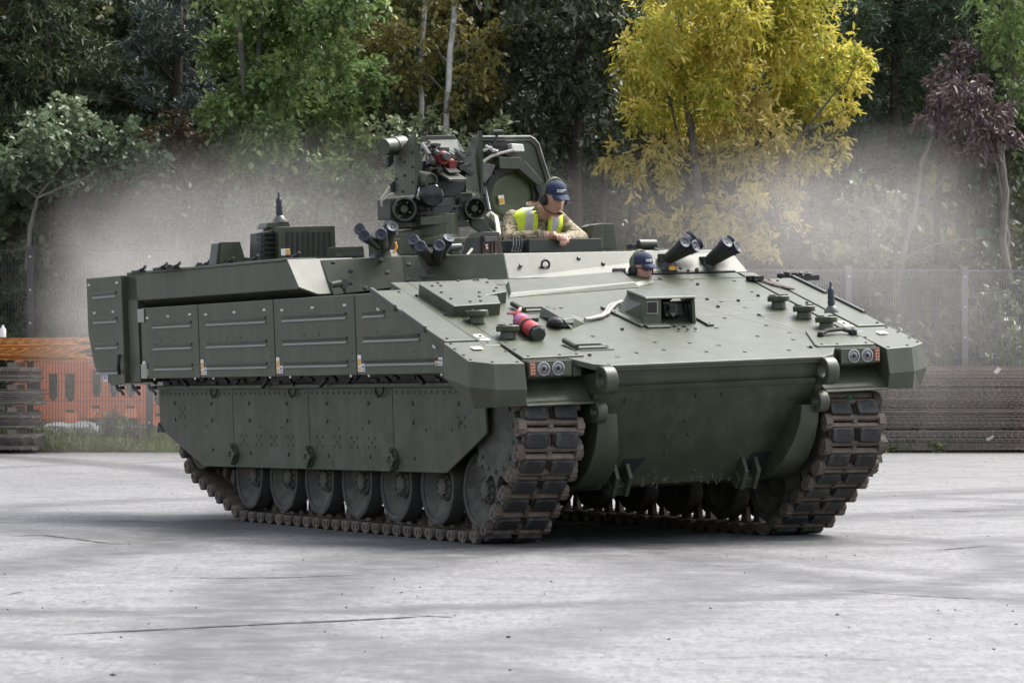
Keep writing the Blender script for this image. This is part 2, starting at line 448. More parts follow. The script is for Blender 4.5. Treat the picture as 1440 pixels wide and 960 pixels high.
roof_t = [V((-.865, -.50, 2.25)), V((-.82, 1.57, 2.235)), V((-5.4, 1.5, 2.262)), V((-5.4, -1.6, 2.262)), V((-2.0, -1.6, 2.262)), V((-1.6, -1.05, 2.265))]
roof_b = [V((-.70, -.55, 2.04)), V((-.62, 1.62, 2.04)), V((-5.4, 1.55, 2.0)), V((-5.4, -1.62, 2.0)), V((-1.7, -1.62, 1.97)), V((-1.42, -1.12, 2.02))]
box_from('roof_block', roof_b, roof_t)
mb = MB()
mb.bounds((-1.0, -1.45, 1.86), (-.45, 1.5, 2.0))
P(mb, 'glacis_rear_step', M['green'])
mb = MB()
for y, t in ((-.4, .5), (.15, .75), (.35, .5), (.85, .2)):
    p = V((-.68, y, 2.05)).lerp(V((-.85, y, 2.245)), t)
    bolt(mb, p, (.75, 0, .65), .018, .014)
P(mb, 'roof_bolts', M['dark_green'], bevel=0)
mb = MB()  # lifting ring on the roof front
c = V((-.78, -.18, 2.15)); mb.rings([[c + V((0, (.035 + .01 * math.cos(a)) * math.cos(t), (.035 + .01 * math.cos(a)) * math.sin(t))) + V((.01 * math.sin(a) + .02, 0, 0)) for a in [2 * math.pi * k / 6 for k in range(6)]] for t in [2 * math.pi * k / 14 for k in range(14)]], closed=True)
P(mb, 'lifting_ring', M['black'], bevel=0)
# visor block in front of the driver
vb = [H(713, 421, g=.0), H(901, 409, g=0), H(884, 391, g=0), H(712, 401, g=0)]
mb = MB()
lo = [G(-.10, -.86), G(-.26, .40), G(-.52, .42), G(-.42, -.72)]
hi = [G(-.135, -.82, .030), G(-.285, .37, .042), G(-.56, .40, .05), G(-.44, -.68, .035)]
mb.loft(lo, hi); P(mb, 'visor_block', M['green'])
mb = MB()
mb.loft([G(-.30, .40), G(-.40, .62), G(-.56, .60), G(-.50, .40)], [G(-.34, .40, .02), G(-.43, .60, .02), G(-.56, .60, .02), G(-.52, .40, .02)])
P(mb, 'visor_block', M['green'])
mb = MB()
for y in (-.6, -.25, .1):
    p = G(-.17 - .1 * (y + .8), y, .018)
    mb.lathe(p, (.6, 0, .8), [(0, .02), (.006, .02), (.006, .012)], 10)
P(mb, 'visor_plug', M['dark_green'], bevel=0)
# black slab on the surface, painted as the dark inside the driver's opening
mb = MB()
mb.loft([V((-.62, .44, 2.047)), V((-.62, 1.5, 2.047)), V((-.75, 1.5, 2.047)), V((-.75, .44, 2.047))], [V((-.62, .44, 2.053)), V((-.62, 1.5, 2.053)), V((-.75, 1.5, 2.09)), V((-.75, .44, 2.09))])
P(mb, 'opening_dark_slab', M['black'], bevel=0)

# ---- side: upper panels
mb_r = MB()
mb_r.prism([(0, .0, .008), (0, -.012, -.008), (0, 0, -.012)], (1, 0, 0))  # lower ledge, its light from above put into a paler colour
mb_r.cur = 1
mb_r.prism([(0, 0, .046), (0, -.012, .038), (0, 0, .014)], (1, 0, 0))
rib_mesh = mb_r.mesh('rib', [M['pale_lit'], M['green']])
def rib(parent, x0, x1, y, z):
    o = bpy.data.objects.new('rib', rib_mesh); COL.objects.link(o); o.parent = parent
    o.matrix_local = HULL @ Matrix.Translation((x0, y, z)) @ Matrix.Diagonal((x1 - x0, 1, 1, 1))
def sticker(parent, x, z, y, s=-1, tall=True):
    mb = MB()
    mb.bounds((x, y, z), (x + .125, y + s * .003, z + .06))
    if tall: mb.bounds((x, y, z + .062), (x + .06, y + s * .003, z + .13))
    o = P(mb, 'warning_label', M['white'], parent, 0)
    mb = MB()
    for (a, b, c, d) in ((.008, .008, .052, .034), (.008, .048, .052, .10)) if tall else ((.008, .01, .05, .05),):
        mb.bounds((x + a, y + s * .003, z + b), (x + c, y + s * .0045, z + d))
    P(mb, 'label_print', M['orange_label'], o, 0) if False else None
    o2 = P(mb, 'warning_label', M['orange_label'], parent, 0)
    mb = MB()
    for (a, b, c, d) in ((.07, .008, .115, .018), (.07, .028, .115, .046)):
        mb.bounds((x + a, y + s * .003, z + b), (x + c, y + s * .0045, z + d))
    P(mb, 'warning_label', M['blue_label'], parent, 0)
def slot_marks(mb, pts, y, s, ang=0):
    for x, z in pts:
        mb.box((x, y + s * .004, z), (.055, .008, .018), Matrix.Rotation(ang, 3, 'Y'))
PT, PB = 1.958, 1.33
for s in (-1, 1):
    Y = s * 1.876
    seams = [-5.36, -3.985, -2.345, -.745]
    for i in range(4):
        x0, x1 = seams[i] + .008, (seams[i + 1] - .008 if i < 3 else 0)
        if i < 3:
            poly = [(x0, PB), (x1, PB), (x1, PT), (x0, PT)]
        else:
            poly = [(x0, PB), (.80, PB), (.885, 1.40), (.90, 1.535), (-.33, PT), (x0, PT)]
        mb = MB(); mb.prism([(x, Y - s * .05, z) for x, z in poly], (0, s * .05, 0))
        pn = P(mb, 'side_panel', M['green'])
        if s < 0:
            if i < 3:
                a0, a1 = x0 + .17 + (.12 if i == 0 else 0), x1 - .16
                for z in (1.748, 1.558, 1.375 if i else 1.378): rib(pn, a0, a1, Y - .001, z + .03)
            else:
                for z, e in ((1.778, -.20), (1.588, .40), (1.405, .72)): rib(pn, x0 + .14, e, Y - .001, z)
            mb = MB()
            if i < 3: slot_marks(mb, [(x0 + .18, PT - .09), ((x0 + x1) / 2, PT - .085), (x1 - .17, PT - .08)], Y, s)
            else:
                slot_marks(mb, [(-.30, PT - .13)], Y, s, R(20)); slot_marks(mb, [(.66, 1.53)], Y, s, R(20))
            P(mb, 'slot_edge', M['slot'], pn, 0)
            mb = MB()
            for k in range(2):
                bolt(mb, ((x0 + x1) / 2 + (k * .3 - .2) if i < 3 else -.35 + k * .3, Y, 1.66), (0, -1, 0), .012, .008)
            for zz in (1.50, 1.44):
                bolt(mb, (x1 - .07 if i < 3 else .3, Y, zz), (0, -1, 0), .011, .007); bolt(mb, (x0 + .07, Y, zz), (0, -1, 0), .011, .007)
            for f in (.3, .5, .8):
                bolt(mb, (x0 + (x1 - x0) * f if i < 3 else -.6 + f * .5, Y, PT - .16), (0, -1, 0), .011, .006)
            P(mb, 'panel_bolts', M['dark_green'], pn, 0)
            sticker(pn, x0 + .02, PB + .025, Y)
            if i == 3: sticker(pn, .66, PB + .06, Y, tall=False)
            mb = MB()
            for xx in ((x0 + .28, x1 - .12) if i < 3 else (x0 + .2, .75)):
                mb.bounds((xx, Y + .005, PB - .016), (xx + .016, Y - .004, PB + .002))
            P(mb, 'panel_clip', M['white'], pn, 0)
        if i == 3 and s < 0:
            mb = MB(); mb.prism([(.05, Y - .002, 1.838), (.40, Y - .002, 1.722), (.40, Y - .002, 1.70), (.05, Y - .002, 1.816)], (0, -.012, 0))
            P(mb, 'panel_grip', M['slot'], pn, 0)
    if s < 0:
        mb = MB(); mb.bounds((-5.40, Y - .004, 1.83), (-5.24, Y - .012, 1.95)); mb.bounds((-5.36, Y - .004, 1.33), (-5.22, Y - .012, 1.46))
        P(mb, 'hinge_plate', mat('pale_green_hinge', (.30, .31, .27), .5, var=.1))
    # rear module
    mb = MB()
    Y2 = s * 1.93
    mb.prism([(x, s * 1.3, z) for x, z in ((-6.56, 2.262), (-5.66, 2.262), (-5.66, 1.29), (-6.0, 1.27), (-6.42, 1.44), (-6.56, 1.75))], (0, s * (1.93 - 1.3), 0))
    rm = P(mb, 'rear_stowage_module', M['green'])
    if s < 0:
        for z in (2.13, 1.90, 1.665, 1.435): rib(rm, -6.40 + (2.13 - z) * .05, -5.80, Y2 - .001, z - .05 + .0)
        mb = MB(); slot_marks(mb, [(-6.48, 2.2), (-5.76, 2.2), (-6.36, 1.93 + .01), (-5.88, 1.94)], Y2, s)
        P(mb, 'slot_edge', M['slot'], rm, 0)
        mb = MB(); mb.bounds((-6.20, Y2, 1.31), (-6.09, Y2 - .003, 1.385)); P(mb, 'warning_label', M['white'], rm, 0)
        mb = MB(); mb.bounds((-6.18, Y2 - .003, 1.325), (-6.155, Y2 - .0045, 1.372)); mb.bounds((-6.135, Y2 - .003, 1.325), (-6.11, Y2 - .0045, 1.372)); P(mb, 'warning_label', M['blue_label'], rm, 0)
        mb = MB(); mb.tube([V((-5.72, Y2 - .02, 1.55)), V((-5.70, Y2 - .04, 1.45)), V((-5.74, Y2 - .02, 1.38))], .018, 6); P(mb, 'pull_strap', M['black'], rm, 0)
    # frame post between module and panels, upper box
    mb = MB(); mb.bounds((-5.64, s * 1.3, 1.30), (-5.39, s * 1.885, 2.25)); P(mb, 'side_frame', M['green'])
    bx0, bx1 = -5.66, -2.03
    cross = lambda x, xe: [V((x, s * 1.30, 2.268)), V((x, s * 1.885, 2.262)), V((xe, s * 1.885, 2.03)), V((xe, s * 1.74, 1.965)), V((xe, s * 1.30, 1.965))]
    c1 = cross(bx1, bx1 + .22); c1[3].x = c1[4].x = bx1 + .275
    mb = MB(); mb.loft(cross(bx0, bx0), c1); P(mb, 'upper_box', M['green'])
    mb = MB(); mb.bounds((bx0 + .05, s * 1.60, 2.262), (bx1 - .02, s * 1.895, 2.285)); P(mb, 'upper_box_lip', M['green'])
    # sloping nose of the upper box
    e = [V((bx1 - .002, s * 1.3, 2.262)), V((bx1 - .002, s * 1.885, 2.262)), V((bx1 + .215, s * 1.885, 2.028)), V((bx1 + .27, s * 1.74, 1.965)), V((bx1 + .27, s * 1.3, 1.965))]
    mb = MB(); mb.prism(e, (.016, 0, .016)); P(mb, 'upper_box_nose', M['green'])
    # sponson roof deck
    mb = MB(); mb.bounds((-5.5, s * .9, 1.90), (-.42, s * 1.82, 1.945)); P(mb, 'sponson_roof', M['green'])

# dark gap between panel and skirt with its catches and straps
mb = MB(); rnd = random.Random(5)
for i in range(26):
    x = -5.5 + i * .235 + rnd.uniform(-.05, .05)
    mb.box((x, -1.69 - rnd.random() * .05, 1.29 + rnd.uniform(-.02, .02)), (.08 + rnd.random() * .08, .03, .022), Euler((0, rnd.uniform(-.5, .5), 0)).to_matrix())
P(mb, 'panel_catch', M['black'], bevel=0)
mb = MB()
for x in (-5.95, -5.55, -5.15):
    mb.tube([V((x, -1.9, 1.275)), V((x + .07, -1.92, 1.235)), V((x + .16, -1.92, 1.22)), V((x + .22, -1.92, 1.19))], .013, 5)
    mb.box((x + .08, -1.89, 1.25), (.09, .04, .03))
P(mb, 'rear_catch', M['black'], bevel=0)
for x in (-4.25, -2.55, -.85):
    mb = MB(); mb.tube([V((x, -1.66, 1.27)), V((x - .01, -1.675, 1.19)), V((x + .06, -1.68, 1.15)), V((x + .13, -1.675, 1.18)), V((x + .12, -1.66, 1.27))], .008, 5)
    P(mb, 'hanging_strap', M['black'], bevel=0)

# ---- lower skirt panels
for s in (-1, 1):
    Y = s * 1.655
    xs = [-5.54, -3.818, -2.203, -.588, 1.028]
    def low(x):
        pts = [(-5.54, .875), (-5.50, .875), (-4.54, .55), (.327, .575), (1.015, .875), (1.03, .875)]
        for (a, b), (c, d) in zip(pts, pts[1:]):
            if a <= x <= c: return b + (d - b) * (x - a) / max(1e-6, c - a)
        return .6
    for i in range(4):
        x0, x1 = xs[i] + .005, xs[i + 1] - .005
        poly = [(x0, 1.245), (x0, low(x0))] + [(x, z) for x, z in ((-4.54, .55), (.327, .575)) if x0 < x < x1] + [(x1, low(x1)), (x1, 1.245)]
        mb = MB(); mb.prism([(x, Y + s * .0, z) for x, z in poly], (0, -s * .02, 0))
        sk = P(mb, 'skirt_panel', M['green_low'], bevel=.004)
        if s < 0:
            mb = MB()
            x = x0 + .07
            while x < x1:
                bolt(mb, (x, Y, 1.185), (0, -1, 0), .013, .01); x += .105
            for fx in (.22, .72):
                xx = x0 + (x1 - x0) * fx
                for z in (1.10, .955, .68 if 0 < i else .70):
                    if z > low(xx) + .05:
                        bolt(mb, (xx, Y, z), (0, -1, 0), .019, .014)
            for fx in (.36, .64): bolt(mb, (x0 + (x1 - x0) * fx, Y, .90), (0, -1, 0), .014, .01)
            for k in range(6): 
                xx = x0 + (x1 - x0) * (k + .5) / 6
                bolt(mb, (xx, Y, low(xx) + .04), (0, -1, 0), .010, .006)
            P(mb, 'skirt_bolts', M['dark_green'], sk, 0)
            mb = MB()
            cl = {0: [(-4.98, 1.02)], 1: [(-3.6, .79), (-3.27, .79), (-2.95, .79), (-2.6, .79)], 2: [(-2.0, .79), (-1.66, .79), (-1.33, .79), (-1.0, .79)], 3: [(.62, .96)]}[i]
            for cx, cz in cl:
                for dx, dz in ((0, 0), (.055, .036), (-.055, .036), (.055, -.036), (-.055, -.036)):
                    mb.lathe((cx + dx, Y + .006, cz + dz), (0, -1, 0), [(0, .016), (.0075, .016)], 8)
            P(mb, 'bolt_hole', M['black'], sk, 0)
    if s < 0:
        for x in (-3.81, -2.205, -.59):
            mb = MB(); mb.lathe((x, Y, .665), (0, -1, 0), [(0, .082), (.014, .082), (.016, .062), (.042, .060), (.044, .030), (.034, .026)], 18)
            for k in range(4): bolt(mb, (x + .07 * math.cos(k * math.pi / 2), Y - .016, .665 + .07 * math.sin(k * math.pi / 2)), (0, -1, 0), .022, .034, 8)
            P(mb, 'skirt_boss', M['green_low'], bevel=0, smooth=40)
        mb = MB(); mb.prism([(-5.56, Y - .01, .93), (-5.60, Y - .01, .84), (-5.42, Y - .01, .84)], (0, .12, 0)); P(mb, 'mud_flap', M['black'])
        mb = MB(); mb.bounds((-5.56, Y + .01, 1.225), (1.05, Y - .035, 1.26)); P(mb, 'skirt_rail', M['dark_green'])

# ---- headlamps and mudguards
for s in (-1, 1):
    mb = MB(); mb.bounds((1.28, s * 1.53, 1.275), (1.40, s * 1.06, 1.412)); P(mb, 'lamp_housing', M['green'])
    mb = MB(); mb.bounds((1.38, s * 1.06, 1.28), (1.43, s * 1.13, 1.40)); P(mb, 'lamp_housing', M['green'])
    mb = MB(); mb.bounds((1.38, s * 1.515, 1.285), (1.47, s * 1.16, 1.40)); hp_ = P(mb, 'headlamp_box', M['green'])
    for y in (1.275, 1.395):
        mb = MB(); mb.lathe((1.462, s * y, 1.342), (1, 0, 0), [(0, .052), (.014, .052), (.016, .043), (-.02, .043), (-.022, .0)], 20, cap=False)
        P(mb, 'lamp_rim', M['reflector'], hp_, 0, 40)
        mb = MB(); mb.lathe((1.468, s * y, 1.342), (1, 0, 0), [(0, .044), (.006, .034), (.009, .0)], 16, cap=False)
        P(mb, 'lamp_lens', M['lamp_glass'], hp_, 0, 60)
        mb = MB(); mb.lathe((1.474, s * y, 1.342), (1, 0, 0), [(0, .017), (.006, .012)], 10); P(mb, 'lamp_bulb', M['lens'], hp_, 0)
    mb = MB(); mb.bounds((1.468, s * 1.462, 1.297), (1.474, s * 1.508, 1.388)); P(mb, 'indicator_lens', M['amber'], hp_)
    mb = MB()
    for k in range(4):
        for j in range(2): mb.box((1.476, s * (1.475 + j * .02), 1.309 + k * .022), (.006, .013, .014))
    P(mb, 'indicator_lens', M['amber_led'], hp_, 0)
    mb = MB()   # mudguard: a dark bay closed by a curved flap
    prof = [(1.28, 1.275), (1.39, 1.18), (1.455, 1.11), (1.505, 1.085), (1.505, 1.07), (1.45, 1.085), (1.37, 1.165), (1.26, 1.265)]
    mb.prism([(x, s * 1.0, z) for x, z in prof], (0, s * .56, 0)); P(mb, 'mudguard', M['green'])
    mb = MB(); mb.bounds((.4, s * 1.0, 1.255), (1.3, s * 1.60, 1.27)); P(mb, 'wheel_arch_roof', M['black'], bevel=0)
# ---- running gear (vehicle ground frame: the tracks stand on the tarmac)
def PG(mb, name, m, parent=None, bevel=0.0, smooth=0): return mb.build(name, m, parent or veh, None, bevel, smooth)
WHEELS = {-1: [(-3.74 + .74 * i, .40) for i in range(7)], 1: [(-3.94 + .74 * i, .40) for i in range(7)]}
TYS = {-1: 1.345, 1: 1.275}
SPR, IDL = (1.05, .83), (-4.80, .72)
def circ(c, r, n=72): return [(c[0] + r * math.cos(2 * math.pi * k / n), c[1] + r * math.sin(2 * math.pi * k / n)) for k in range(n)]
PTH = .052          # half thickness of a link
def hull2(pts):
    pts = sorted(set(pts)); 
    def half(ps):
        h = []
        for p in ps:
            while len(h) > 1 and (h[-1][0] - h[-2][0]) * (p[1] - h[-2][1]) - (h[-1][1] - h[-2][1]) * (p[0] - h[-2][0]) <= 0: h.pop()
            h.append(p)
        return h
    a = half(pts); b = half(pts[::-1]); return a[:-1] + b[:-1]
def resample(loop, n):
    L = [math.dist(loop[i], loop[(i + 1) % len(loop)]) for i in range(len(loop))]; T = sum(L); out = []; i = 0; acc = 0
    for k in range(n):
        d = (k + .3) * T / n
        while acc + L[i] < d: acc += L[i]; i += 1
        t = (d - acc) / L[i]; p, q = loop[i], loop[(i + 1) % len(loop)]
        out.append((p[0] + (q[0] - p[0]) * t, p[1] + (q[1] - p[1]) * t))
    return out, T
NL = 74
PATHS = {}
for s in (-1, 1):          # counter-clockwise in x,z
    PATHS[s], T = resample(hull2(circ(WHEELS[s][0], .40 - PTH) + circ(WHEELS[s][6], .40 - PTH) + circ(SPR, .395) + circ(IDL, .36)), NL)
pitch = T / NL
# link: x along the run, y across, z outward
mb = MB()
for x in (-pitch * .34, pitch * .34): mb.tube([V((x, -.23, 0)), V((x, .23, 0))], .026, 8)
mb.bounds((-pitch * .32, -.218, -.026), (pitch * .32, -.026, .012)); mb.bounds((-pitch * .32, .026, -.026), (pitch * .32, .218, .012))
mb.prism([(-.05, -.02, -.02), (.05, -.02, -.02), (.03, -.02, -.15), (-.03, -.02, -.15)], (0, .04, 0))
link_mesh = mb.mesh('track_link', M['track']); smooth_by_angle(link_mesh, 40)
mb = MB()
o_ = [(-pitch * .29, -.080), (-pitch * .22, -.094), (pitch * .22, -.094), (pitch * .29, -.080), (pitch * .29, .080), (pitch * .22, .094), (-pitch * .22, .094), (-pitch * .29, .080)]
mb.rings([[V((x, y, .010)) for x, y in o_], [V((x, y, .040)) for x, y in o_], [V((x * .88, y * .93, .052)) for x, y in o_]])
pad_mesh = mb.mesh('rubber_pad', M['pad'])
mb = MB()     # end connector joining two pins of neighbouring links (sits at the joint)
hw = pitch * .26
ring = []
for yy in (-.028, .028):
    r_ = []
    for k in range(12):
        t = 2 * math.pi * k / 12
        r_.append(V(((hw if math.cos(t) > 0 else -hw) * .62 + .038 * math.cos(t), yy, .040 * math.sin(t) + .004)))
    ring.append(r_)
mb.rings(ring)
mb.bounds((-.022, -.030, .03), (.022, .030, .056))
mb.lathe((-hw * .62, 0, 0), (0, 1, 0), [(-.036, .018), (.036, .018)], 8); mb.lathe((hw * .62, 0, 0), (0, 1, 0), [(-.036, .018), (.036, .018)], 8)
con_mesh = mb.mesh('end_connector', M['track']); smooth_by_angle(con_mesh, 40)
mb = MB()
mb.bounds((-pitch * .22, -.022, -.03), (pitch * .22, .022, .030)); mb.lathe((0, 0, .025), (0, 0, 1), [(0, .018), (.016, .018)], 8)
cc_mesh = mb.mesh('centre_connector', M['track'])
green_con = cc_mesh.copy(); green_con.materials.clear(); green_con.materials.append(M['lime'])
def inst(name, me, parent, mtx):
    o = bpy.data.objects.new(name, me); COL.objects.link(o); o.parent = parent; o.matrix_local = mtx; return o
def frame(p, q):        # basis from tangent; z outward
    d = Vector((q[0] - p[0], 0, q[1] - p[1])).normalized()
    z = Vector((d.z, 0, -d.x))          # outward of a counter-clockwise loop
    y = z.cross(d)
    m = Matrix.Identity(4)
    for j in range(3): m[j][0], m[j][1], m[j][2] = d[j], y[j], z[j]
    return m
rnd = random.Random(11)
for s in (-1, 1):
    for k in range(NL):
        p, q = PATHS[s][k], PATHS[s][(k + 1) % NL]; pr = PATHS[s][k - 1]
        m = frame(pr, q); m.translation = (p[0], s * TYS[s], p[1])
        lk = inst('track_link', link_mesh, veh, m)
        for yy in (-.122, .122):
            inst('rubber_pad', pad_mesh, lk, Matrix.Translation((rnd.uniform(-.003, .003), yy, rnd.uniform(-.004, .001))) @ Matrix.Rotation(rnd.uniform(-.03, .03), 4, 'Z'))
        jm = frame(p, q); jm.translation = ((p[0] + q[0]) / 2, s * TYS[s], (p[1] + q[1]) / 2)
        loc = m.inverted() @ jm
        for yy in (-.240, .240): inst('end_connector', con_mesh, lk, loc @ Matrix.Translation((0, yy, 0)))
        gr = s > 0 and p[0] > 1.2 and .86 < p[1] < 1.12
        inst('centre_connector', green_con if gr else cc_mesh, lk, loc)
# road wheels: dished disc, rubber tyre, hub with bolts; two discs per axle
def wheel_meshes():
    mb = MB(); mb.lathe((0, 0, 0), (0, -1, 0), [(-.05, .252), (.05, .252), (.052, .236), (.02, .215), (-.005, .16), (-.02, .115), (-.02, .0)], 32, cap=False)
    disc = mb.mesh('wheel_disc', M['wheel']); smooth_by_angle(disc, 40)
    mb = MB(); mb.lathe((0, 0, 0), (0, -1, 0), [(-.055, .25), (-.065, .27), (-.06, .292), (.06, .292), (.066, .27), (.056, .25)], 36, cap=False)
    tyre = mb.mesh('tyre', M['tyre']); smooth_by_angle(tyre, 35)
    mb = MB(); mb.lathe((0, 0, 0), (0, -1, 0), [(-.03, .11), (.0, .105), (.008, .07), (.028, .066), (.034, .03), (.034, 0)], 20, cap=False)
    for k in range(10): bolt(mb, (.088 * math.cos(k * .628), -.02, .088 * math.sin(k * .628)), (0, -1, 0), .012, .018)
    hub = mb.mesh('hub', M['wheel']); smooth_by_angle(hub, 40)
    return disc, tyre, hub
disc, tyre, hub = wheel_meshes()
for s in (-1, 1):
    for x, z in WHEELS[s]:
        base = Matrix.Translation((x, s * 1.48, z)) if s < 0 else Matrix.Translation((x, s * 1.48, z)) @ Matrix.Rotation(math.pi, 4, 'Z')
        a = inst('road_wheel', disc, veh, base @ Matrix.Rotation(x * 3, 4, 'Y'))
        inst('tyre', tyre, a, Matrix.Identity(4)); inst('hub', hub, a, Matrix.Identity(4))
        b = inst('road_wheel', disc, veh, base @ Matrix.Translation((0, .34, 0)) @ Matrix.Rotation(math.pi, 4, 'Z'))
        inst('tyre', tyre, b, Matrix.Identity(4)); inst('hub', hub, b, Matrix.Identity(4))
    for (c, r, nm) in ((IDL, .30, 'idler_wheel'), ):
        mb = MB(); mb.lathe((c[0], s * 1.52, c[1]), (0, s, 0), [(-.4, r), (.03, r), (.035, r - .03), (-.01, r - .05), (-.03, .12), (.03, .10), (.04, 0)], 32, cap=False); PG(mb, nm, M['wheel'], smooth=35)
    for dy in (1.565, 1.09):         # toothed sprocket rings
        mb = MB(); n = 14 * 6; rr = []
        for yy in (-.022, .022):
            ring = []
            for k in range(n):
                ph = (k % 6) / 6
                r_ = .325 + .075 * max(0, math.cos((ph - .5) * 2 * math.pi)) ** .8
                t = 2 * math.pi * k / n
                ring.append(V((SPR[0] + r_ * math.cos(t), s * dy + yy, SPR[1] + r_ * math.sin(t))))
            rr.append(ring)
        mb.rings(rr)
        for k in range(14):
            t = 2 * math.pi * (k + .5) / 14
            mb.lathe((SPR[0] + .285 * math.cos(t), s * dy, SPR[1] + .285 * math.sin(t)), (0, s, 0), [(0, .02), (.035, .02), (.04, .014)], 6)
        PG(mb, 'sprocket_ring', M['wheel'])
    mb = MB(); mb.lathe((SPR[0], s * 1.53, SPR[1]), (0, s, 0), [(-.45, .27), (.02, .27), (.025, .24), (-.04, .20), (-.06, .14), (.0, .12), (.01, 0)], 28, cap=False); PG(mb, 'drive_sprocket', M['wheel'], smooth=35)
    for k in range(3):
        x = -2.9 + k * 1.5
        mb = MB(); mb.lathe((x, s * 1.38, 1.02), (0, s, 0), [(-.2, .1), (.12, .1), (.13, .05)], 16); PG(mb, 'return_roller', M['wheel'], smooth=40)
    for i in range(7):
        x, z = WHEELS[s][i]
        mb = MB(); mb.tube([V((x + .35, s * .95, .62)), V((x + .30, s * 1.15, .60)), V((x, s * 1.17, z)), V((x, s * 1.42, z))], .06, 8); PG(mb, 'suspension_arm', M['wheel'])
# ================================================================== ROOF EQUIPMENT
def slabx(name, px, x, depth, m, parent=None, bevel=.006, lean=0.0):
    pts = [H(u, v, x=x) for u, v in px]
    mb = MB(); mb.prism(pts, (-depth, 0, lean)); return P(mb, name, m, parent, bevel)
def rod(name, a, b, r, m, parent=None, n=12, bevel=0, smooth=40):
    mb = MB(); mb.cyl(a, b, r, n); return P(mb, name, m, parent, bevel, smooth)
# ---- slatted vent housing with aerial
gx = -2.95
slabx('vent_housing', [(392, 319), (471, 317), (473, 362), (392, 366)], gx, .34, M['green'])
o = None
mb = MB()
for k in range(9):
    u = 404 + k * 7.4
    q = [H(u - 1.9, 326, x=gx), H(u + 1.9, 326, x=gx), H(u + 1.9, 359, x=gx), H(u - 1.9, 359, x=gx)]
    mb.prism([p + V((.002, 0, 0)) for p in q], (.004, 0, 0))
P(mb, 'vent_slot', M['black'], bevel=0)
mb = MB(); q = [H(394.5, 350, x=gx), H(407, 349.5, x=gx), H(408, 359, x=gx), H(395, 359.5, x=gx)]; mb.prism([p + V((.006, 0, 0)) for p in q], (.003, 0, 0)); P(mb, 'warning_label', M['white'], bevel=0)
mb = MB(); q = [H(401, 351, x=gx), H(406.6, 350.5, x=gx), H(407, 358, x=gx), H(402, 358.5, x=gx)]; mb.prism([p + V((.010, 0, 0)) for p in q], (.003, 0, 0)); P(mb, 'warning_label', M['orange_label'], bevel=0)
slabx('radio_box', [(368, 327), (391, 322), (391, 366), (367, 367)], gx - .12, .25, M['dark_green'])
mb = MB()
for k in range(5):
    v = 330 + k * 7
    a = H(366.5, v, x=gx - .10); mb.box(a, (.1, .03, .03)); 
    a = H(379, v - 2, x=gx - .10); mb.box(a, (.06, .16, .012))
P(mb, 'radio_fitting', M['black'], bevel=0)
slabx('aerial_base', [(377, 313), (406, 311), (409, 319), (374, 321)], gx - .15, .2, M['green'])
def aerial(p, s=1.0):
    base = H(*p[0], **p[1]); mb = MB()
    mb.lathe(base, (0, 0, 1), [(0, .062 * s), (.02 * s, .06 * s), (.055 * s, .034 * s), (.06 * s, .03 * s)], 16); o = P(mb, 'aerial_base', M['metal'], bevel=0, smooth=40)
    mb = MB(); mb.lathe(base + V((0, 0, .058 * s)), (0, 0, 1), [(0, .026 * s), (.03 * s, .032 * s), (.05 * s, .026 * s), (.07 * s, .031 * s), (.09 * s, .025 * s), (.12 * s, .028 * s), (.15 * s, .02 * s), (.155 * s, .012 * s), (.19 * s, .010 * s), (.2 * s, .0)], 12)
    P(mb, 'aerial', M['cap_rubber'], bevel=0, smooth=50)
aerial(((393.5, 313), dict(x=gx - .2)))
# small plate stand and hatch catches on the roof edge
slabx('roof_bracket', [(312, 340), (338, 339.5), (347, 371), (310, 372)], -3.5, .05, M['green'])
slabx('roof_bracket', [(307, 342), (312, 340), (310, 372), (303.5, 372)], -3.52, .16, M['dark_green'])
for u, v in ((195, 382), (225, 378), (243, 377), (285, 374), (318, 370), (352, 367), (410, 363)):
    p = H(u, v, x=-5.0 + (u - 195) * .0125); mb = MB()
    mb.box(p, (.20, .06, .022)); mb.tube([p + V((-.02, 0, 0)), p + V((.06, .0, .016)), p + V((.12, 0, .022)), p + V((.17, 0, .042))], [.014, .013, .012, .014], 6)
    if u > 230: mb.tube([p + V((-.14, 0, .0)), p + V((-.10, 0, .026)), p + V((-.03, 0, .02))], .011, 5)
    P(mb, 'hatch_catch', M['black'], bevel=0)
slabx('roof_pod', [(474, 347), (511, 346), (513, 362), (474, 362)], -2.4, .2, M['green'])
mb = MB(); mb.box(H(492, 358, x=-2.3), (.12, .2, .03)); P(mb, 'pod_clamp', M['metal'], bevel=0)
# plate with round bolts and a mirror-like handle
mb = MB()
for (u, v, x) in ((468, 369, -1.85), (493, 381, -1.74), (544, 383, -1.53), (493, 398, -1.64), (513, 405, -1.52), (535, 366, -1.7), (574, 372, -1.45), (573, 394, -1.36), (582, 397, -1.3)):
    bolt(mb, H(u, v, x=x + .03), (.7, -.3, .6), .02, .016, 10)
P(mb, 'armour_bolt', M['black'], bevel=0)
a = H(468, 400, x=-1.5); mb = MB()
mb.tube([H(466, 401, x=-1.5), H(481, 398, x=-1.5)], .028, 10); mb.box(H(484, 399, x=-1.5), (.05, .05, .07)); mb.tube([H(482, 402, x=-1.5), H(486, 412, x=-1.52)], .014, 6)
P(mb, 'handle_knob', M['dark_green'], smooth=40, bevel=0)

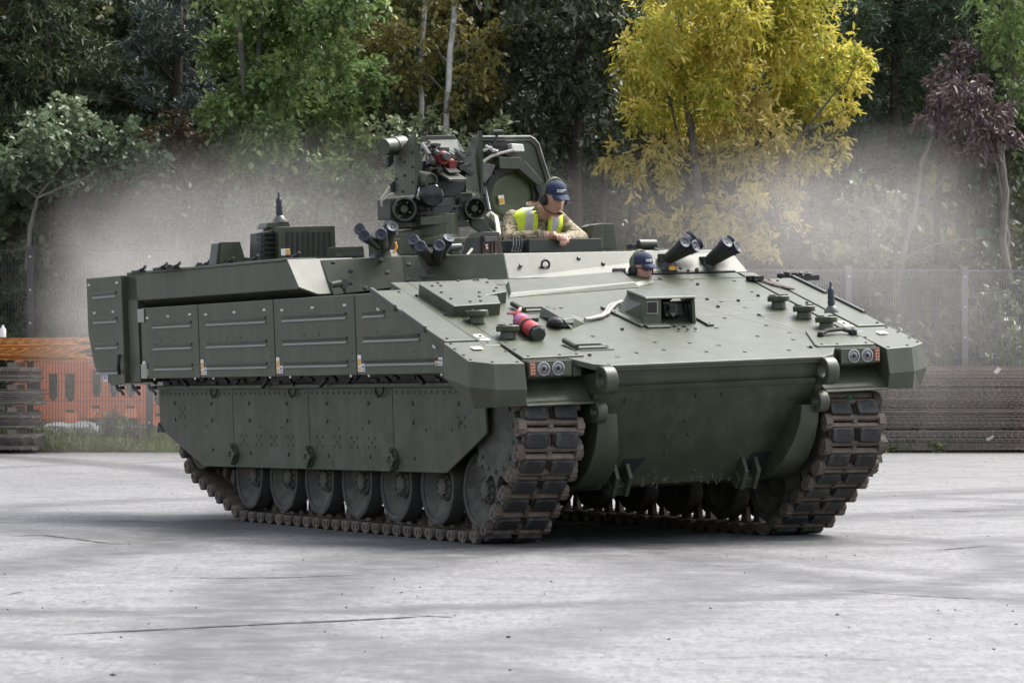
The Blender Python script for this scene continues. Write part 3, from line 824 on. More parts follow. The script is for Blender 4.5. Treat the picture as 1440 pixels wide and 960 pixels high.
# ---- smoke dischargers
def discharger(base, tips, xb, xt, rad=.047, ln=.36, bs=1.0):
    B = H(*base, x=xb)
    mb = MB(); mb.lathe(B + V((0, 0, -.10)), (0, 0, 1), [(0, .17 * bs), (.03, .17 * bs), (.05, .13 * bs), (.10, .10 * bs)], 12)
    mb.box(B + V((0, 0, .02)), (.16 * bs, .22 * bs, .14 * bs))
    root = P(mb, 'smoke_discharger', M['dark_green'])
    for t, dx in tips:
        T = H(*t, x=xt + dx)
        d = (T - B).normalized(); A = T - d * min(ln, (T - B).length * .92)
        mb = MB(); mb.lathe(A, d, [(0, rad * .93), ((T - A).length * .80, rad * .93)], 16)
        P(mb, 'discharger_tube', M['dark_green'], root, 0, 40)
        q = A + d * ((T - A).length * .80 - .01); l = (T - A).length * .2 + .01
        mb = MB(); mb.lathe(q, d, [(0, rad * 1.02), (l * .45, rad * 1.02), (l * .5, rad * .96), (l * .6, rad * 1.05), (l * .95, rad * 1.05), (l, rad * .95), (l * .93, rad * .62), (l * .86, rad * .3), (l * .95, rad * .12), (l * .95, 0)], 18, cap=False)
        P(mb, 'rubber_cap', M['cap_rubber'], root, 0, 40)
    return root
discharger((541, 352), [((505, 321), -.1), ((512, 331), .1), ((536, 329), .1), ((552, 318.5), -.1)], -1.95, -1.6)
discharger((611, 374), [((580.5, 337), -.1), ((590.5, 346), .1), ((617.5, 345), .1), ((631.5, 334), -.1)], -1.4, -1.08)
discharger((936, 366), [((973, 331), -.2), ((963.5, 340), .1), ((985, 341), -.15), ((979, 346), .1)], -.74, -.55, .047, .5, .5)
discharger((994, 370), [((1023, 340), .05), ((1030, 337), -.15), ((1038, 347), .05)], -.74, -.55, .050, .5, .5)
mb = MB()
for u, v, r in ((941, 378, .016), (950, 380, .02), (957, 377, .016), (968, 380, .014), (980, 379, .02)): mb.ico(H(u, v, x=-.64), r)
P(mb, 'cable_plug', M['metal'], bevel=0)
mb = MB(); mb.box(H(945, 377, x=-.60), (.02, .05, .03)); P(mb, 'cable_tag', M['orange_label'], bevel=0)
mb = MB(); mb.tube([H(897, 344, x=-1.5), H(922, 344, x=-1.5)], .045, 12); mb.bounds(H(889, 350, x=-1.5) + V((-.1, 0, 0)), H(921, 342, x=-1.5)); P(mb, 'roof_sensor', M['dark_green'], smooth=40)
mb = MB(); mb.tube([H(919, 352, x=-1.45), H(933, 357, x=-1.4)], .03, 6); P(mb, 'roof_strut', M['dark_green'])

# ---- weapon station (part) with its own pieces
wx = -2.3
mb = MB(); mb.lathe(H(613, 345, x=wx), (0, 0, 1), [(0, .30), (.05, .30), (.08, .20), (.26, .20)], 24)
mb.prism([H(u, v, x=wx + .1) for u, v in ((582, 347), (584, 322), (646, 321), (650, 347))], (-.35, 0, 0))
mb.prism([H(u, v, x=wx + .14) for u, v in ((552, 358), (556, 330), (588, 330), (594, 358))], (-.2, 0, 0))
rws = P(mb, 'weapon_station', M['green'])
slabx('station_platform', [(570, 313), (660, 311), (662, 318), (572, 320)], wx + .12, .45, M['dark_green'], rws)
slabx('station_body', [(591, 290), (652, 288), (655, 312), (592, 314)], wx + .10, .4, M['dark_green'], rws)
slabx('station_front_plate', [(591, 305), (630, 303), (631, 315), (592, 317)], wx + .20, .1, M['green'], rws)
slabx('station_arm', [(583, 276), (598, 276), (600, 314), (560, 314), (562, 306)], wx, .3, M['dark_green'], rws)
slabx('station_arm', [(640, 272), (664, 272), (672, 308), (640, 312)], wx, .3, M['dark_green'], rws)
def spot(u, v, x, r):
    c = H(u, v, x=x); d = V((1, -.28, -.04)).normalized(); mb = MB()
    mb.lathe(c - d * .2, d, [(0, r * .8), (.08, r * .9), (.17, r), (.2, r), (.2, r * .86), (.13, r * .74), (.05, r * .6), (.05, 0)], 26, cap=False)
    o = P(mb, 'searchlight', M['dark_green'], rws, 0, 40)
    mb = MB(); mb.lathe(c - d * .17, d, [(0, r * .46), (.11, r * .40), (.13, r * .30), (.13, 0)], 18, cap=False); P(mb, 'searchlight', M['green'], rws, 0, 40)
    mb = MB(); mb.box(c - d * .25 + V((0, -.07, -.0)), (.25, .16, .17)); P(mb, 'searchlight_box', M['dark_green'], rws)
    mb = MB()
    for a in (.6, 2.2, 3.6, 5.2):
        u_ = d.cross(V((0, 0, 1))).normalized(); w_ = u_.cross(d)
        mb.ico(c - d * .10 + (u_ * math.cos(a) + w_ * math.sin(a)) * r * .66, .010)
    P(mb, 'lamp_screw', M['slot'], rws, 0)
spot(569.5, 294, wx + .22, .098)
spot(669, 293, wx + .18, .092)
# armoured side shields
def shield(p, name):
    (top, back, low_b, low_f, mid), xf, xb, side = p
    T = H(*top, x=xf); L = H(*low_f, x=xf); Bk = H(*back, x=xb); Lb = H(*low_b, x=xb); Md = H(*mid, x=xf + .03)
    mb = MB(); mb.prism([T, Bk, Lb, L], (0, side * .02, 0)); o = P(mb, name, M['green'], rws, .004)
    mb = MB(); mb.prism([T + V((.001, 0, 0)), L + V((.001, 0, 0)), Md + V((0, 0, -.05)), Md], (-.02, 0, 0)); P(mb, 'shield_lip', M['green'], rws, .003)
    return T, L, Bk, Lb
T, L, Bk, Lb = shield((((582.5, 185), (554.5, 221), (555, 275), (584, 273), (592.5, 222)), -2.1, -2.5, 1), 'side_shield')
mb = MB()
for fx, fz in ((.3, .2), (.5, .35), (.5, .62), (.9, .3), (.9, .55), (.9, .8), (.1, .6), (.4, .93)):
    t = Bk.lerp(T, fx); l = Lb.lerp(L, fx); bolt(mb, t.lerp(l, fz) + V((0, -.004, 0)), (0, -1, 0), .012, .01)
P(mb, 'shield_bolts', M['black'], rws, 0)
mb = MB(); mb.prism([H(583.5, 273, x=-2.12), H(587, 273.5, x=-2.1), H(592.5, 222, x=-2.07), H(592, 221, x=-2.07)], (-.02, 0, 0)); P(mb, 'shield_lip', M['green'], rws, 0)
shield((((673.5, 184), (652, 215), (655, 266), (676, 272), (678.5, 185)), -2.15, -2.6, 1), 'side_shield')
mb = MB(); mb.prism([H(673.5, 184, x=-2.15), H(678.5, 185, x=-2.13), H(680, 272, x=-2.13), H(676.5, 272, x=-2.14), H(669, 218, x=-2.18)], (-.02, 0, 0)); P(mb, 'shield_lip', M['green'], rws, 0)
slabx('shield_bracket', [(549, 259), (556, 252), (556, 272), (551, 269)], -2.5, .04, M['dark_green'], rws)
# sensor drum on the left
a = H(539, 207.5, x=-2.42); b_ = H(577, 203, x=-2.55)
mb = MB(); mb.lathe(a, b_ - a, [(0, .068), (.004, .072), (.13, .072), (.132, .079), (.24, .082)], 24); P(mb, 'sensor_drum', M['green'], rws, 0, 40)
slabx('sensor_foot', [(546, 220), (554, 218), (554, 228), (549, 235), (546, 234)], -2.45, .06, M['black'], rws)
# gun cradle: cover plates, recoil tubes, red fitting, dark sight ball
mb = MB(); mb.loft([H(601, 197, x=-2.65), H(643, 196, x=-2.65), H(655, 216, x=-2.15), H(646, 222, x=-2.15)], [H(601, 199, x=-2.65), H(643, 198, x=-2.65), H(655, 218.5, x=-2.15), H(646, 224, x=-2.15)]); P(mb, 'gun_cover', M['green'], rws, .004)
slabx('gun_cover', [(600, 191), (640, 190), (643, 197), (640, 198), (601, 198)], -2.68, .12, M['dark_green'], rws)
mb = MB(); mb.loft([H(638, 209, x=-2.1), H(641, 208, x=-2.1), H(656, 220, x=-2.05), H(653, 222, x=-2.05)], [H(638, 211, x=-2.1), H(641, 211, x=-2.1), H(656, 223, x=-2.05), H(653, 224.5, x=-2.05)]); P(mb, 'gun_cover', M['dark_green'], rws, 0)
gd = (H(625, 223, x=-2.0) - H(607, 205, x=-2.6)).normalized()
a = H(627, 223, x=-2.05)
mb = MB(); mb.lathe(a - V((.18, 0, -.02)), (1, 0, -.1), [(0, .055), (.10, .058), (.13, .062), (.15, .05), (.15, .032), (.19, .03), (.2, .022)], 18); P(mb, 'gun_collar', M['red_dark'], rws, 0, 40)
mb = MB(); mb.lathe(a + V((-.03, 0, .02)), (1, 0, -.1), [(0, .034), (.06, .034), (.065, .028)], 14); P(mb, 'gun_muzzle', M['metal'], rws, 0, 40)
mb = MB(); mb.lathe(H(637, 229, x=-2.12) - V((.15, 0, 0)), (1, 0, -.1), [(0, .05), (.12, .05), (.15, .035)], 14); P(mb, 'red_fitting', M['red_dark'], rws, 0, 40)
a = H(607, 254, x=-2.0)
mb = MB(); mb.lathe(a - V((.40, .02, -.06)), (1, .05, -.15), [(0, .065), (.36, .065), (.40, .062), (.40, .05), (.37, .048), (.37, 0)], 20, cap=False); P(mb, 'recoil_tube', M['green'], rws, 0, 40)
mb = MB(); mb.loft([H(603, 235, x=-2.3), H(626, 232, x=-2.3), H(657, 251, x=-1.95), H(631, 251.5, x=-1.95)], [H(603, 238, x=-2.3), H(626, 236, x=-2.3), H(657, 254, x=-1.95), H(631, 255, x=-1.95)]); P(mb, 'feed_cover', M['green'], rws, .004)
mb = MB(); mb.loft([H(621, 234, x=-2.2), H(638, 234, x=-2.2), H(648, 243, x=-2.02), H(632, 244, x=-2.02)], [H(621, 232.6, x=-2.2), H(638, 232.6, x=-2.2), H(648, 241.5, x=-2.02), H(632, 242.4, x=-2.02)]); P(mb, 'feed_lid', M['black'], rws, .003)
mb = MB(); mb.prism([H(607, 255, x=-2.1), H(655, 254, x=-2.1), H(652, 268, x=-2.1), H(640, 276, x=-2.1), H(608, 276, x=-2.1)], (-.35, 0, 0)); P(mb, 'gun_cradle', M['black'], rws)
mb = MB(); mb.prism([H(596, 226, x=-2.3), H(654, 228, x=-2.3), H(656, 270, x=-2.3), H(590, 270, x=-2.3)], (-.12, 0, 0)); P(mb, 'cradle_back', M['black'], rws)
mb = MB(); rnd = random.Random(8)
for k in range(26):
    u = rnd.uniform(594, 655); v = rnd.uniform(203, 268)
    mb.box(H(u, v, x=-2.25 + rnd.uniform(0, .08)), (.08, rnd.uniform(.03, .12), rnd.uniform(.015, .05)), Euler((rnd.uniform(-.6, .6), 0, 0)).to_matrix())
P(mb, 'cradle_fittings', M['dark_green'], rws, 0)
for q in ((594, 203, 604, 218), (597, 208, 610, 228), (606, 203, 616, 216)):
    rod('feed_rod', H(q[0], q[1], x=-2.35), H(q[2], q[3], x=-2.05), .018, M['metal'], rws, 8)
c = H(617, 274, x=-2.0)
mb = MB(); mb.lathe(c - V((.22, 0, 0)), (1, -.25, 0), [(0, .10), (.15, .105), (.2, .10), (.215, .085), (.22, 0)], 24, cap=False); P(mb, 'sight_window', M['lens'], rws, 0, 40)
mb = MB(); bolt(mb, H(595, 297, x=wx + .12), (1, 0, 0), .014, .012); 
for u, v in ((600, 296), (608, 295), (640, 293), (648, 292), (598, 311), (624, 310), (636, 299), (646, 305), (587, 300)): bolt(mb, H(u, v, x=wx + .11), (1, 0, 0), .013, .012)
P(mb, 'station_bolts', M['black'], rws, 0)
mb = MB()
for pts in (((548, 262), (543, 270), (536, 280), (537, 290)), ((553, 272), (545, 275), (538, 282))): mb.tube([H(u, v, x=-2.3) for u, v in pts], .009, 5)
mb.tube([H(685, 305, x=-2.1), H(690, 300, x=-2.1), H(697, 305, x=-2.05), H(700, 320, x=-1.9), H(701, 330, x=-1.6)], .02, 6)
P(mb, 'station_cable', M['cream_hose'], rws, 0, 40)
slabx('cable_tray', [(662, 309), (681, 306), (695, 330), (690, 337), (664, 318)], -2.2, .05, M['dark_green'], rws)
# square sight with the brown window
slabx('sight_housing', [(672, 334), (680, 326), (702, 326), (710, 370), (676, 372), (664, 366)], -1.45, .22, M['dark_green'])
slabx('sight_window', [(678.5, 331), (701, 330), (704, 366), (679, 366)], -1.43, .02, M['brown_glass'], bevel=.002)
slabx('sight_visor', [(682, 333), (699, 333), (700, 339), (682, 340)], -1.40, .03, M['metal'], bevel=.002)
slabx('sight_trim', [(691, 342), (693, 342), (694, 365), (692, 365)], -1.415, .012, M['strap'], bevel=0)
slabx('sight_trim', [(696, 342), (697.5, 342), (699, 365), (697, 365)], -1.415, .012, M['strap'], bevel=0)
mb = MB()
for u, v in ((684, 345), (684.5, 349), (697, 358)): mb.ico(H(u, v, x=-1.41), .012)
P(mb, 'sight_screw', M['cream'], bevel=0)
slabx('sight_foot', [(666, 378), (668, 373), (702, 372), (704, 378)], -1.3, .2, M['dark_green'])
slabx('roof_beam', [(632, 351), (644, 350), (664, 380), (655, 385)], -1.45, .08, M['green'])
mb = MB(); mb.tube([H(631, 348, x=-1.45), H(648, 347, x=-1.45)], .03, 10); P(mb, 'roof_bar', M['metal'], bevel=0, smooth=40)
mb = MB(); mb.tube([H(664, 350, x=-1.4), H(652, 365, x=-1.35), H(655, 376, x=-1.3)], .011, 6); P(mb, 'roof_cable', M['cream_hose'], bevel=0)
mb = MB(); mb.tube([H(556, 340, x=-1.5), H(558, 348, x=-1.5), H(553, 356, x=-1.5)], .01, 5); P(mb, 'roof_cable', M['orange_label'], bevel=0)
mb = MB(); mb.tube([H(704, 372, x=-1.2), H(712, 376, x=-1.15), H(722, 374, x=-1.15)], .012, 6); P(mb, 'roof_hook', M['black'], bevel=0)

# ---- open commander's hatch
hx = -2.95
outer = [(668, 192), (744, 191.5), (750, 195), (756, 202), (762, 222), (771, 250), (778, 285), (770, 310), (735, 326), (700, 322), (684, 300), (676, 262)]
pts = [H(u, v, x=hx) for u, v in outer]
mb = MB(); mb.prism(pts, (-.07, 0, 0)); hatch = P(mb, 'commander_hatch', M['green'])
cen = sum(pts, Vector()) / len(pts)
def ringpath(k, x): return [c_ + V((x, 0, 0)) for c_ in [cen + (q - cen) * k for q in pts]]
for k, m, r in ((.985, 'metal', .014), (.945, 'black', .014), (.91, 'metal', .012)):
    mb = MB(); q = ringpath(k, .015); mb.tube(q + [q[0]], r, 6); P(mb, 'hatch_seal', M[m], hatch, 0, 40)
dc = H(716.5, 276, x=hx)
def ell(r_y, r_z, x, n=24): return [dc + V((x, r_y * math.cos(2 * math.pi * k / n), r_z * math.sin(2 * math.pi * k / n))) for k in range(n)]
mb = MB(); mb.rings([ell(.235, .235, .004), ell(.235, .235, .05), ell(.205, .205, .05), ell(.205, .205, .02)], cap=False); P(mb, 'dome_ring', M['dark_green'], hatch, 0, 30)
mb = MB(); mb.rings([ell(.205, .205, .02), ell(.19, .19, .035), ell(.15, .15, .03), ell(.08, .08, .02), ell(.01, .01, .018)], cap=True); P(mb, 'hatch_dome', mat('dome_lining', (.075, .085, .045), .35, var=.15), hatch, 0, 60)
for k in range(8):    # octagonal pads round the dome
    t = math.pi * k / 4 + .39
    p = dc + V((.07, .25 * math.cos(t), .25 * math.sin(t)))
    mb = MB(); mb.box(p, (.06, .20, .06), Matrix.Rotation(t - math.pi / 2, 3, 'X')); P(mb, 'hatch_pad', M['black'], hatch)
slabx('periscope_block', [(702, 221), (732, 221), (735, 230), (728, 238), (703, 237)], hx + .16, .12, M['green'], hatch)
slabx('periscope_block', [(738, 226), (744, 232), (764, 255), (757, 261), (728, 236)], hx + .16, .12, M['dark_green'], hatch)
slabx('periscope_block', [(679, 228), (697, 232), (692, 245), (682, 258), (679, 255)], hx + .16, .10, M['metal'], hatch)
slabx('hatch_box', [(719, 202), (736, 203), (738, 213), (722, 213)], hx + .12, .08, M['white'], hatch)
mb = MB()
for pts_ in (((679, 228), (690, 220), (705, 215), (722, 211)), ((680, 212), (690, 207), (694, 214)), ((683, 205), (690, 210), (700, 213))): mb.tube([H(u, v, x=hx + .18) for u, v in pts_], .014, 6)
P(mb, 'hatch_cable', M['cable'], hatch, 0, 40)
mb = MB(); rnd = random.Random(4)
for k in range(9): mb.box(H(rnd.uniform(680, 716), rnd.uniform(203, 219), x=hx + .1), (.08, rnd.uniform(.03, .09), rnd.uniform(.02, .05)), Euler((rnd.uniform(-.5, .5), 0, 0)).to_matrix())
P(mb, 'hatch_latch', M['black'], hatch, 0)
mb = MB(); mb.tube([H(692, 208, x=hx + .1), H(699, 190, x=hx + .1)], .012, 6); mb.tube([H(693, 186, x=hx + .1), H(706.5, 185.5, x=hx + .1)], .02, 8); P(mb, 'hatch_handle', M['black'], hatch, 0, 40)
mb = MB(); mb.prism([H(700, 275, x=hx + .06), H(708, 274, x=hx + .06), H(709.5, 287, x=hx + .06), H(702, 288, x=hx + .06)], (.004, 0, 0)); P(mb, 'warning_label', M['white'], hatch, 0)
mb = MB(); mb.prism([H(701.5, 279.5, x=hx + .066), H(708, 278.7, x=hx + .066), H(709, 285.5, x=hx + .066), H(702.5, 286.3, x=hx + .066)], (.003, 0, 0)); P(mb, 'warning_label', M['orange_label'], hatch, 0)
mb = MB(); mb.tube([H(687, 302, x=hx + .12), H(695, 315, x=hx + .2), H(707, 321, x=hx + .25), H(722, 322, x=hx + .25)], .05, 8); P(mb, 'hatch_rim', M['green'], hatch, 0, 40)
rod('hatch_strut', H(682, 262, x=hx + .1), H(689, 296, x=hx + .3), .012, M['metal'], hatch)

# ---- commander's ring: dark parapet, clips, side box
slabx('parapet', [(744, 336), (846, 335), (847, 355), (744, 355)], -1.78, .06, M['dark_green'])
slabx('parapet', [(704, 338), (744, 337), (744, 356), (706, 355)], -1.9, .06, M['black'])
mb = MB()
for k in range(4):
    u = 719 + k * 4
    mb.tube([H(u, 335, x=-1.85), H(u + 2, 334, x=-1.83), H(u + 3, 345, x=-1.82), H(u + 1, 352, x=-1.82)], .008, 5)
    mb.ico(H(u + 1, 354, x=-1.8), .012)
P(mb, 'parapet_clip', M['metal'], bevel=0)
slabx('side_sensor_box', [(832, 318), (842, 314), (863, 314), (869, 350), (828, 350)], -2.1, .22, M['green'])
slabx('side_sensor_box', [(828, 350), (835, 316), (847, 314), (848, 350)], -2.0, .1, M['green'])

# ---- things on the glacis
cov = [H(u, v, g=.095) for u, v in ((589, 399), (638, 430), (704, 426), (699, 415), (685, 414.5), (713, 409.5), (684, 391))]
mb = MB(); mb.loft([q - GN * .13 + V((.01, 0, 0)) for q in cov], cov); P(mb, 'armour_cover', M['green'])
mb = MB()
for u, v in ((608, 402), (620, 402), (616, 398), (644, 395), (667, 394), (672, 394), (685, 397), (621, 411), (634, 420), (661, 424), (676, 423), (674, 417), (674, 411), (695, 409), (698, 405)): bolt(mb, H(u, v, g=.095), GN, .014, .012)
P(mb, 'cover_bolts', M['black'], bevel=0)
def grab(pts, w=.03):
    for a, b in zip(pts[::2], pts[1::2]):
        pass
for (x, y) in ((.16, -.92), (1.10, -.98)):      # folded grab bars
    for k in (0, .09):
        mb = MB(); mb.loft([G(x + k, y, .002), G(x + k, y + .26, .002), G(x + k + .035, y + .28, .002), G(x + k + .035, y, .002)], [G(x + k, y, .018), G(x + k, y + .24, .018), G(x + k + .035, y + .24, .018), G(x + k + .035, y, .018)]); P(mb, 'grab_bar', M['green'], bevel=.003)
        mb = MB(); mb.loft([G(x + k + .037, y + .02, .001), G(x + k + .037, y + .30, .001), G(x + k + .065, y + .30, .001), G(x + k + .065, y + .02, .001)], [G(x + k + .037, y + .02, .004), G(x + k + .037, y + .30, .004), G(x + k + .065, y + .30, .004), G(x + k + .065, y + .02, .004)]); P(mb, 'grab_recess', M['black'], bevel=0)
    mb = MB(); mb.tube([G(x - .02, y - .03, .03), G(x + .15, y - .02, .03)], .022, 8); P(mb, 'grab_hinge', M['green'], bevel=0, smooth=40)
w0 = [H(u, v, g=0) for u, v in ((758, 446), (804, 463), (823, 455), (823, 449), (803, 443), (775, 436))]
w1 = [H(u, v, g=.07) for u, v in ((761, 430.5), (791, 448.5), (806, 447), (806, 445), (803, 442), (763, 430))]
mb = MB(); mb.loft(w0, w1); P(mb, 'cable_wedge', M['green'])
cp = [H(u, v, g=.02) for u, v in ((823, 449), (834, 447.5), (846, 445), (855, 440), (859, 434), (866, 427), (874, 424))]
cq = [H(u, v, g=.02) for u, v in ((823, 449), (834, 446.5), (848, 442), (853, 436), (856, 430), (864, 426))]
mb = MB(); mb.tube(cp, .015, 8); mb.tube(cq, .013, 6); P(mb, 'hood_cable', M['cable'], bevel=0, smooth=60)
mb = MB(); mb.ico(G(.66, -.86, .03), (.09, .06, .05), 2); mb.box(G(.68, -.80, .02), (.06, .14, .03)); P(mb, 'cable_plug', M['black'], bevel=0)
# driver's camera housing
fx = .72
hf = .70
F = [H(905, 459, x=hf), H(930, 458.5, x=hf), H(979, 456, x=hf), H(977, 419, x=hf), H(930, 420, x=hf), H(908, 421, x=hf)]   # front face
bk = [H(882, 411, x=.22), H(956, 408.5, x=.22)]        # rear top edge
lb = [H(868, 440, g=0), H(905, 459, g=0)]
zf = F[5].z
mb = MB()
mb.loft([lb[0], F[0], F[5], bk[0]], [q + V((-.01, .025, -.008)) for q in (lb[0], F[0], F[5], bk[0])])
rb = [F[2], F[3], bk[1], G(.30, bk[1].y + .06)]
mb.loft(rb, [q + V((-.01, -.025, -.008)) for q in rb])
mb.loft([F[5] + V((.012, -.012, 0)), F[3] + V((.012, .012, 0)), bk[1] + V((0, .012, 0)), bk[0] + V((0, -.012, 0))], [q + V((0, 0, .02)) for q in (F[5] + V((.0, -.004, 0)), F[3] + V((.0, .004, 0)), bk[1], bk[0])])
mb.loft([F[0], F[1], F[4], F[5]], [q + V((-.02, 0, 0)) for q in (F[0], F[1], F[4], F[5])])
cb = P(mb, 'camera_housing', M['green'])
mb = MB(); mb.loft([G(.26, F[0].y + .03), G(.26, F[2].y - .03), bk[1] + V((.02, -.03, -.02)), bk[0] + V((.02, .03, -.02))], [q + V((-.02, 0, 0)) for q in (G(.26, F[0].y + .03), G(.26, F[2].y - .03), bk[1] + V((.02, -.03, -.02)), bk[0] + V((.02, .03, -.02)))]); P(mb, 'housing_inside', M['black'], cb, 0)
mb = MB(); mb.prism([H(u, v, x=hf + .004) for u, v in ((909, 423.5), (925, 423), (925, 441.5), (909, 441.5))], (.006, 0, 0)); P(mb, 'camera_window', M['pale_lit'], cb, 0)
mb = MB(); mb.prism([H(u, v, x=hf + .010) for u, v in ((910.5, 425), (923.5, 424.5), (923.5, 439.5), (910.5, 439.5))], (.004, 0, 0)); P(mb, 'camera_window', M['lens'], cb, 0)
slabx('camera_block', [(934, 428), (960, 426), (962, 443), (936, 445)], .58, .15, M['dark_green'], cb)
slabx('camera_block', [(932, 424), (970, 422), (970, 427), (933, 429)], .55, .15, M['metal'], cb)
slabx('camera_block', [(940, 427), (953, 426.5), (953, 438), (940, 438.5)], .61, .03, M['metal'], cb)
slabx('camera_block', [(942, 429), (951, 428.5), (951, 436), (942, 436.5)], .63, .02, M['lens'], cb, 0)
slabx('camera_block', [(941, 439), (952, 439), (947, 446)], .60, .02, M['metal'], cb, 0)
slabx('camera_block', [(962, 427), (968, 426), (968, 440), (963, 441)], .6, .05, M['black'], cb, 0)
mb = MB(); mb.loft([G(.79, -.13), G(.79, .07), G(.72, .07), G(.72, -.13)], [G(.79, -.13, .02), G(.79, .07, .02), G(.72, .07, .02), G(.72, -.13, .02)]); P(mb, 'housing_foot', M['green'], cb)
mb = MB(); mb.loft([G(.76, -.17), G(.72, -.12), G(.22, -.18), G(.24, -.24)], [G(.76, -.17, .02), G(.72, -.12, .02), G(.22, -.18, .02), G(.24, -.24, .02)]); P(mb, 'housing_foot', M['green'], cb)
mb = MB(); mb.loft([G(.78, .40), G(.78, .46), G(.6, .47), G(.6, .40)], [G(.78, .40, .02), G(.78, .46, .02), G(.6, .47, .02), G(.6, .40, .02)]); P(mb, 'housing_foot', M['green'], cb)

mb = MB()
for x, y in ((.77, -.1), (.77, .03), (.6, -.17), (.4, -.2), (.76, .43), (.86, .1), (.87, .17), (.87, .24)): bolt(mb, G(x, y, .015), GN, .013, .012)
P(mb, 'foot_bolts', M['black'], cb, 0)
# mushroom filler caps, aerial on the left front corner
def capm(x, y, aer=False):
    p = G(x, y, -.01); mb = MB(); mb.lathe(p, (0, 0, 1), [(0, .06), (.055, .055), (.056, .085), (.062, .088), (.095, .088), (.1, .082)], 20)
    for k in range(6):
        t = k * 1.047
        mb.box(p + V((.06 * math.cos(t), .06 * math.sin(t), .105)), (.03, .012, .012), Matrix.Rotation(t, 3, 'Z'))
    P(mb, 'filler_cap', M['green'], bevel=0, smooth=35)
capm(.477, -1.426); capm(.871, -1.37); capm(.36, 1.30); capm(.64, 1.36)
capm(.93, 1.38)
aerial(((1169.5, 440), dict(x=.93)), .95)
mb = MB(); mb.tube([G(1.16, 1.17, .02), G(1.14, 1.25, .05), G(1.12, 1.40, .05), G(1.15, 1.48, .03)], .018, 6); mb.ico(G(1.15, 1.48, .03), .04); mb.ico(G(1.16, 1.18, .03), .03); P(mb, 'tie_ring', M['black'], bevel=0)
mb = MB(); mb.box(G(-.36, 1.48, .02), (.06, .05, .04)); mb.box(G(-.33, 1.53, .03), (.05, .09, .03)); P(mb, 'strap_buckle', M['black'], bevel=0)
mb = MB()
st = [(-.34, 1.56), (-.26, 1.585), (-.18, 1.61), (-.10, 1.66), (-.05, 1.68)]
for (x0, y0), (x1, y1) in zip(st, st[1:]): mb.loft([G(x0, y0 - .03, .012), G(x0, y0 + .03, .02), G(x1, y1 + .03, .012), G(x1, y1 - .03, .02)], [G(x0, y0 - .03, .018), G(x0, y0 + .03, .026), G(x1, y1 + .03, .018), G(x1, y1 - .03, .026)])
P(mb, 'tie_strap', M['strap'], bevel=0)
mb = MB()
for u, v in ((1098, 387), (1106, 385), (1118, 386), (1124, 386), (1136, 387)): mb.ico(H(u, v, x=-.5), (.03, .04, .03)); 
mb.tube([H(1095, 388, x=-.5), H(1120, 388, x=-.5)], .014, 5); mb.box(H(1132, 391, x=-.45), (.06, .24, .04))
P(mb, 'far_side_fitting', M['black'], bevel=0)

# ---- red bottle strapped to the glacis: a thing of its own
fa, fb = H(728, 448, g=.06), H(757, 470, g=.06)
fe = empty('fire_extinguisher', H2W @ G(.45, -1.14, 0), 0, label='red cylinder lying strapped on the front deck plate of the armoured vehicle', cat='extinguisher')
bpy.context.view_layer.update()
FEI = fe.matrix_world.inverted() @ H2W
d = (fb - fa).normalized(); LN = (fb - fa).length
mb = MB(); mb.lathe(fa, d, [(0, .03), (.04, .050), (.05, .060), (LN - .05, .060), (LN - .04, .058)], 24); mb.build('bottle', M['red'], fe, FEI, 0, 40)
mb = MB(); mb.lathe(fa + d * .05, d, [(0, .058), (.02, .0615), (.085, .0615), (.085, .058)], 24, cap=False); mb.build('bottle_label', M['mauve'], fe, FEI, 0, 40)
mb = MB(); mb.lathe(fb - d * .012, d, [(0, .062), (.02, .060), (.026, .05), (.028, 0)], 8, cap=False); mb.build('bottle_base', M['dark_green'], fe, FEI, 0, 0)
mb = MB(); mb.lathe(fa + d * .20, d, [(0, .06), (0, .066), (.03, .066), (.03, .06)], 24); mb.box(fa + d * .22 + V((0, .05, .05)), (.05, .05, .03)); mb.build('band', M['black'], fe, FEI)
mb = MB(); mb.lathe(fb - d * .035, d, [(0, .06), (0, .065), (.02, .065), (.02, .06)], 24); mb.build('band', M['black'], fe, FEI)
mb = MB(); mb.box(fa - d * .02 + V((0, 0, .03)), (.06, .03, .05)); mb.tube([fa - d * .05 + V((0, -.07, .03)), fa + d * .0 + V((0, 0, .04)), fa - d * .06 + V((0, .05, .06))], .013, 6); mb.tube([fa, fa - d * .07 + V((0, 0, .02))], .012, 6); mb.build('valve', mat('pale_red_plastic', (.55, .2, .2), .5, var=.1), fe, FEI)
mb = MB()
for k in range(4): mb.box(fa + d * (.30 + k * .045) + V((-.02, .037, .051)), (.018, .035, .004), Euler((-.75, 0, .1)).to_matrix())
mb.build('bottle_text', M['white'], fe, FEI)
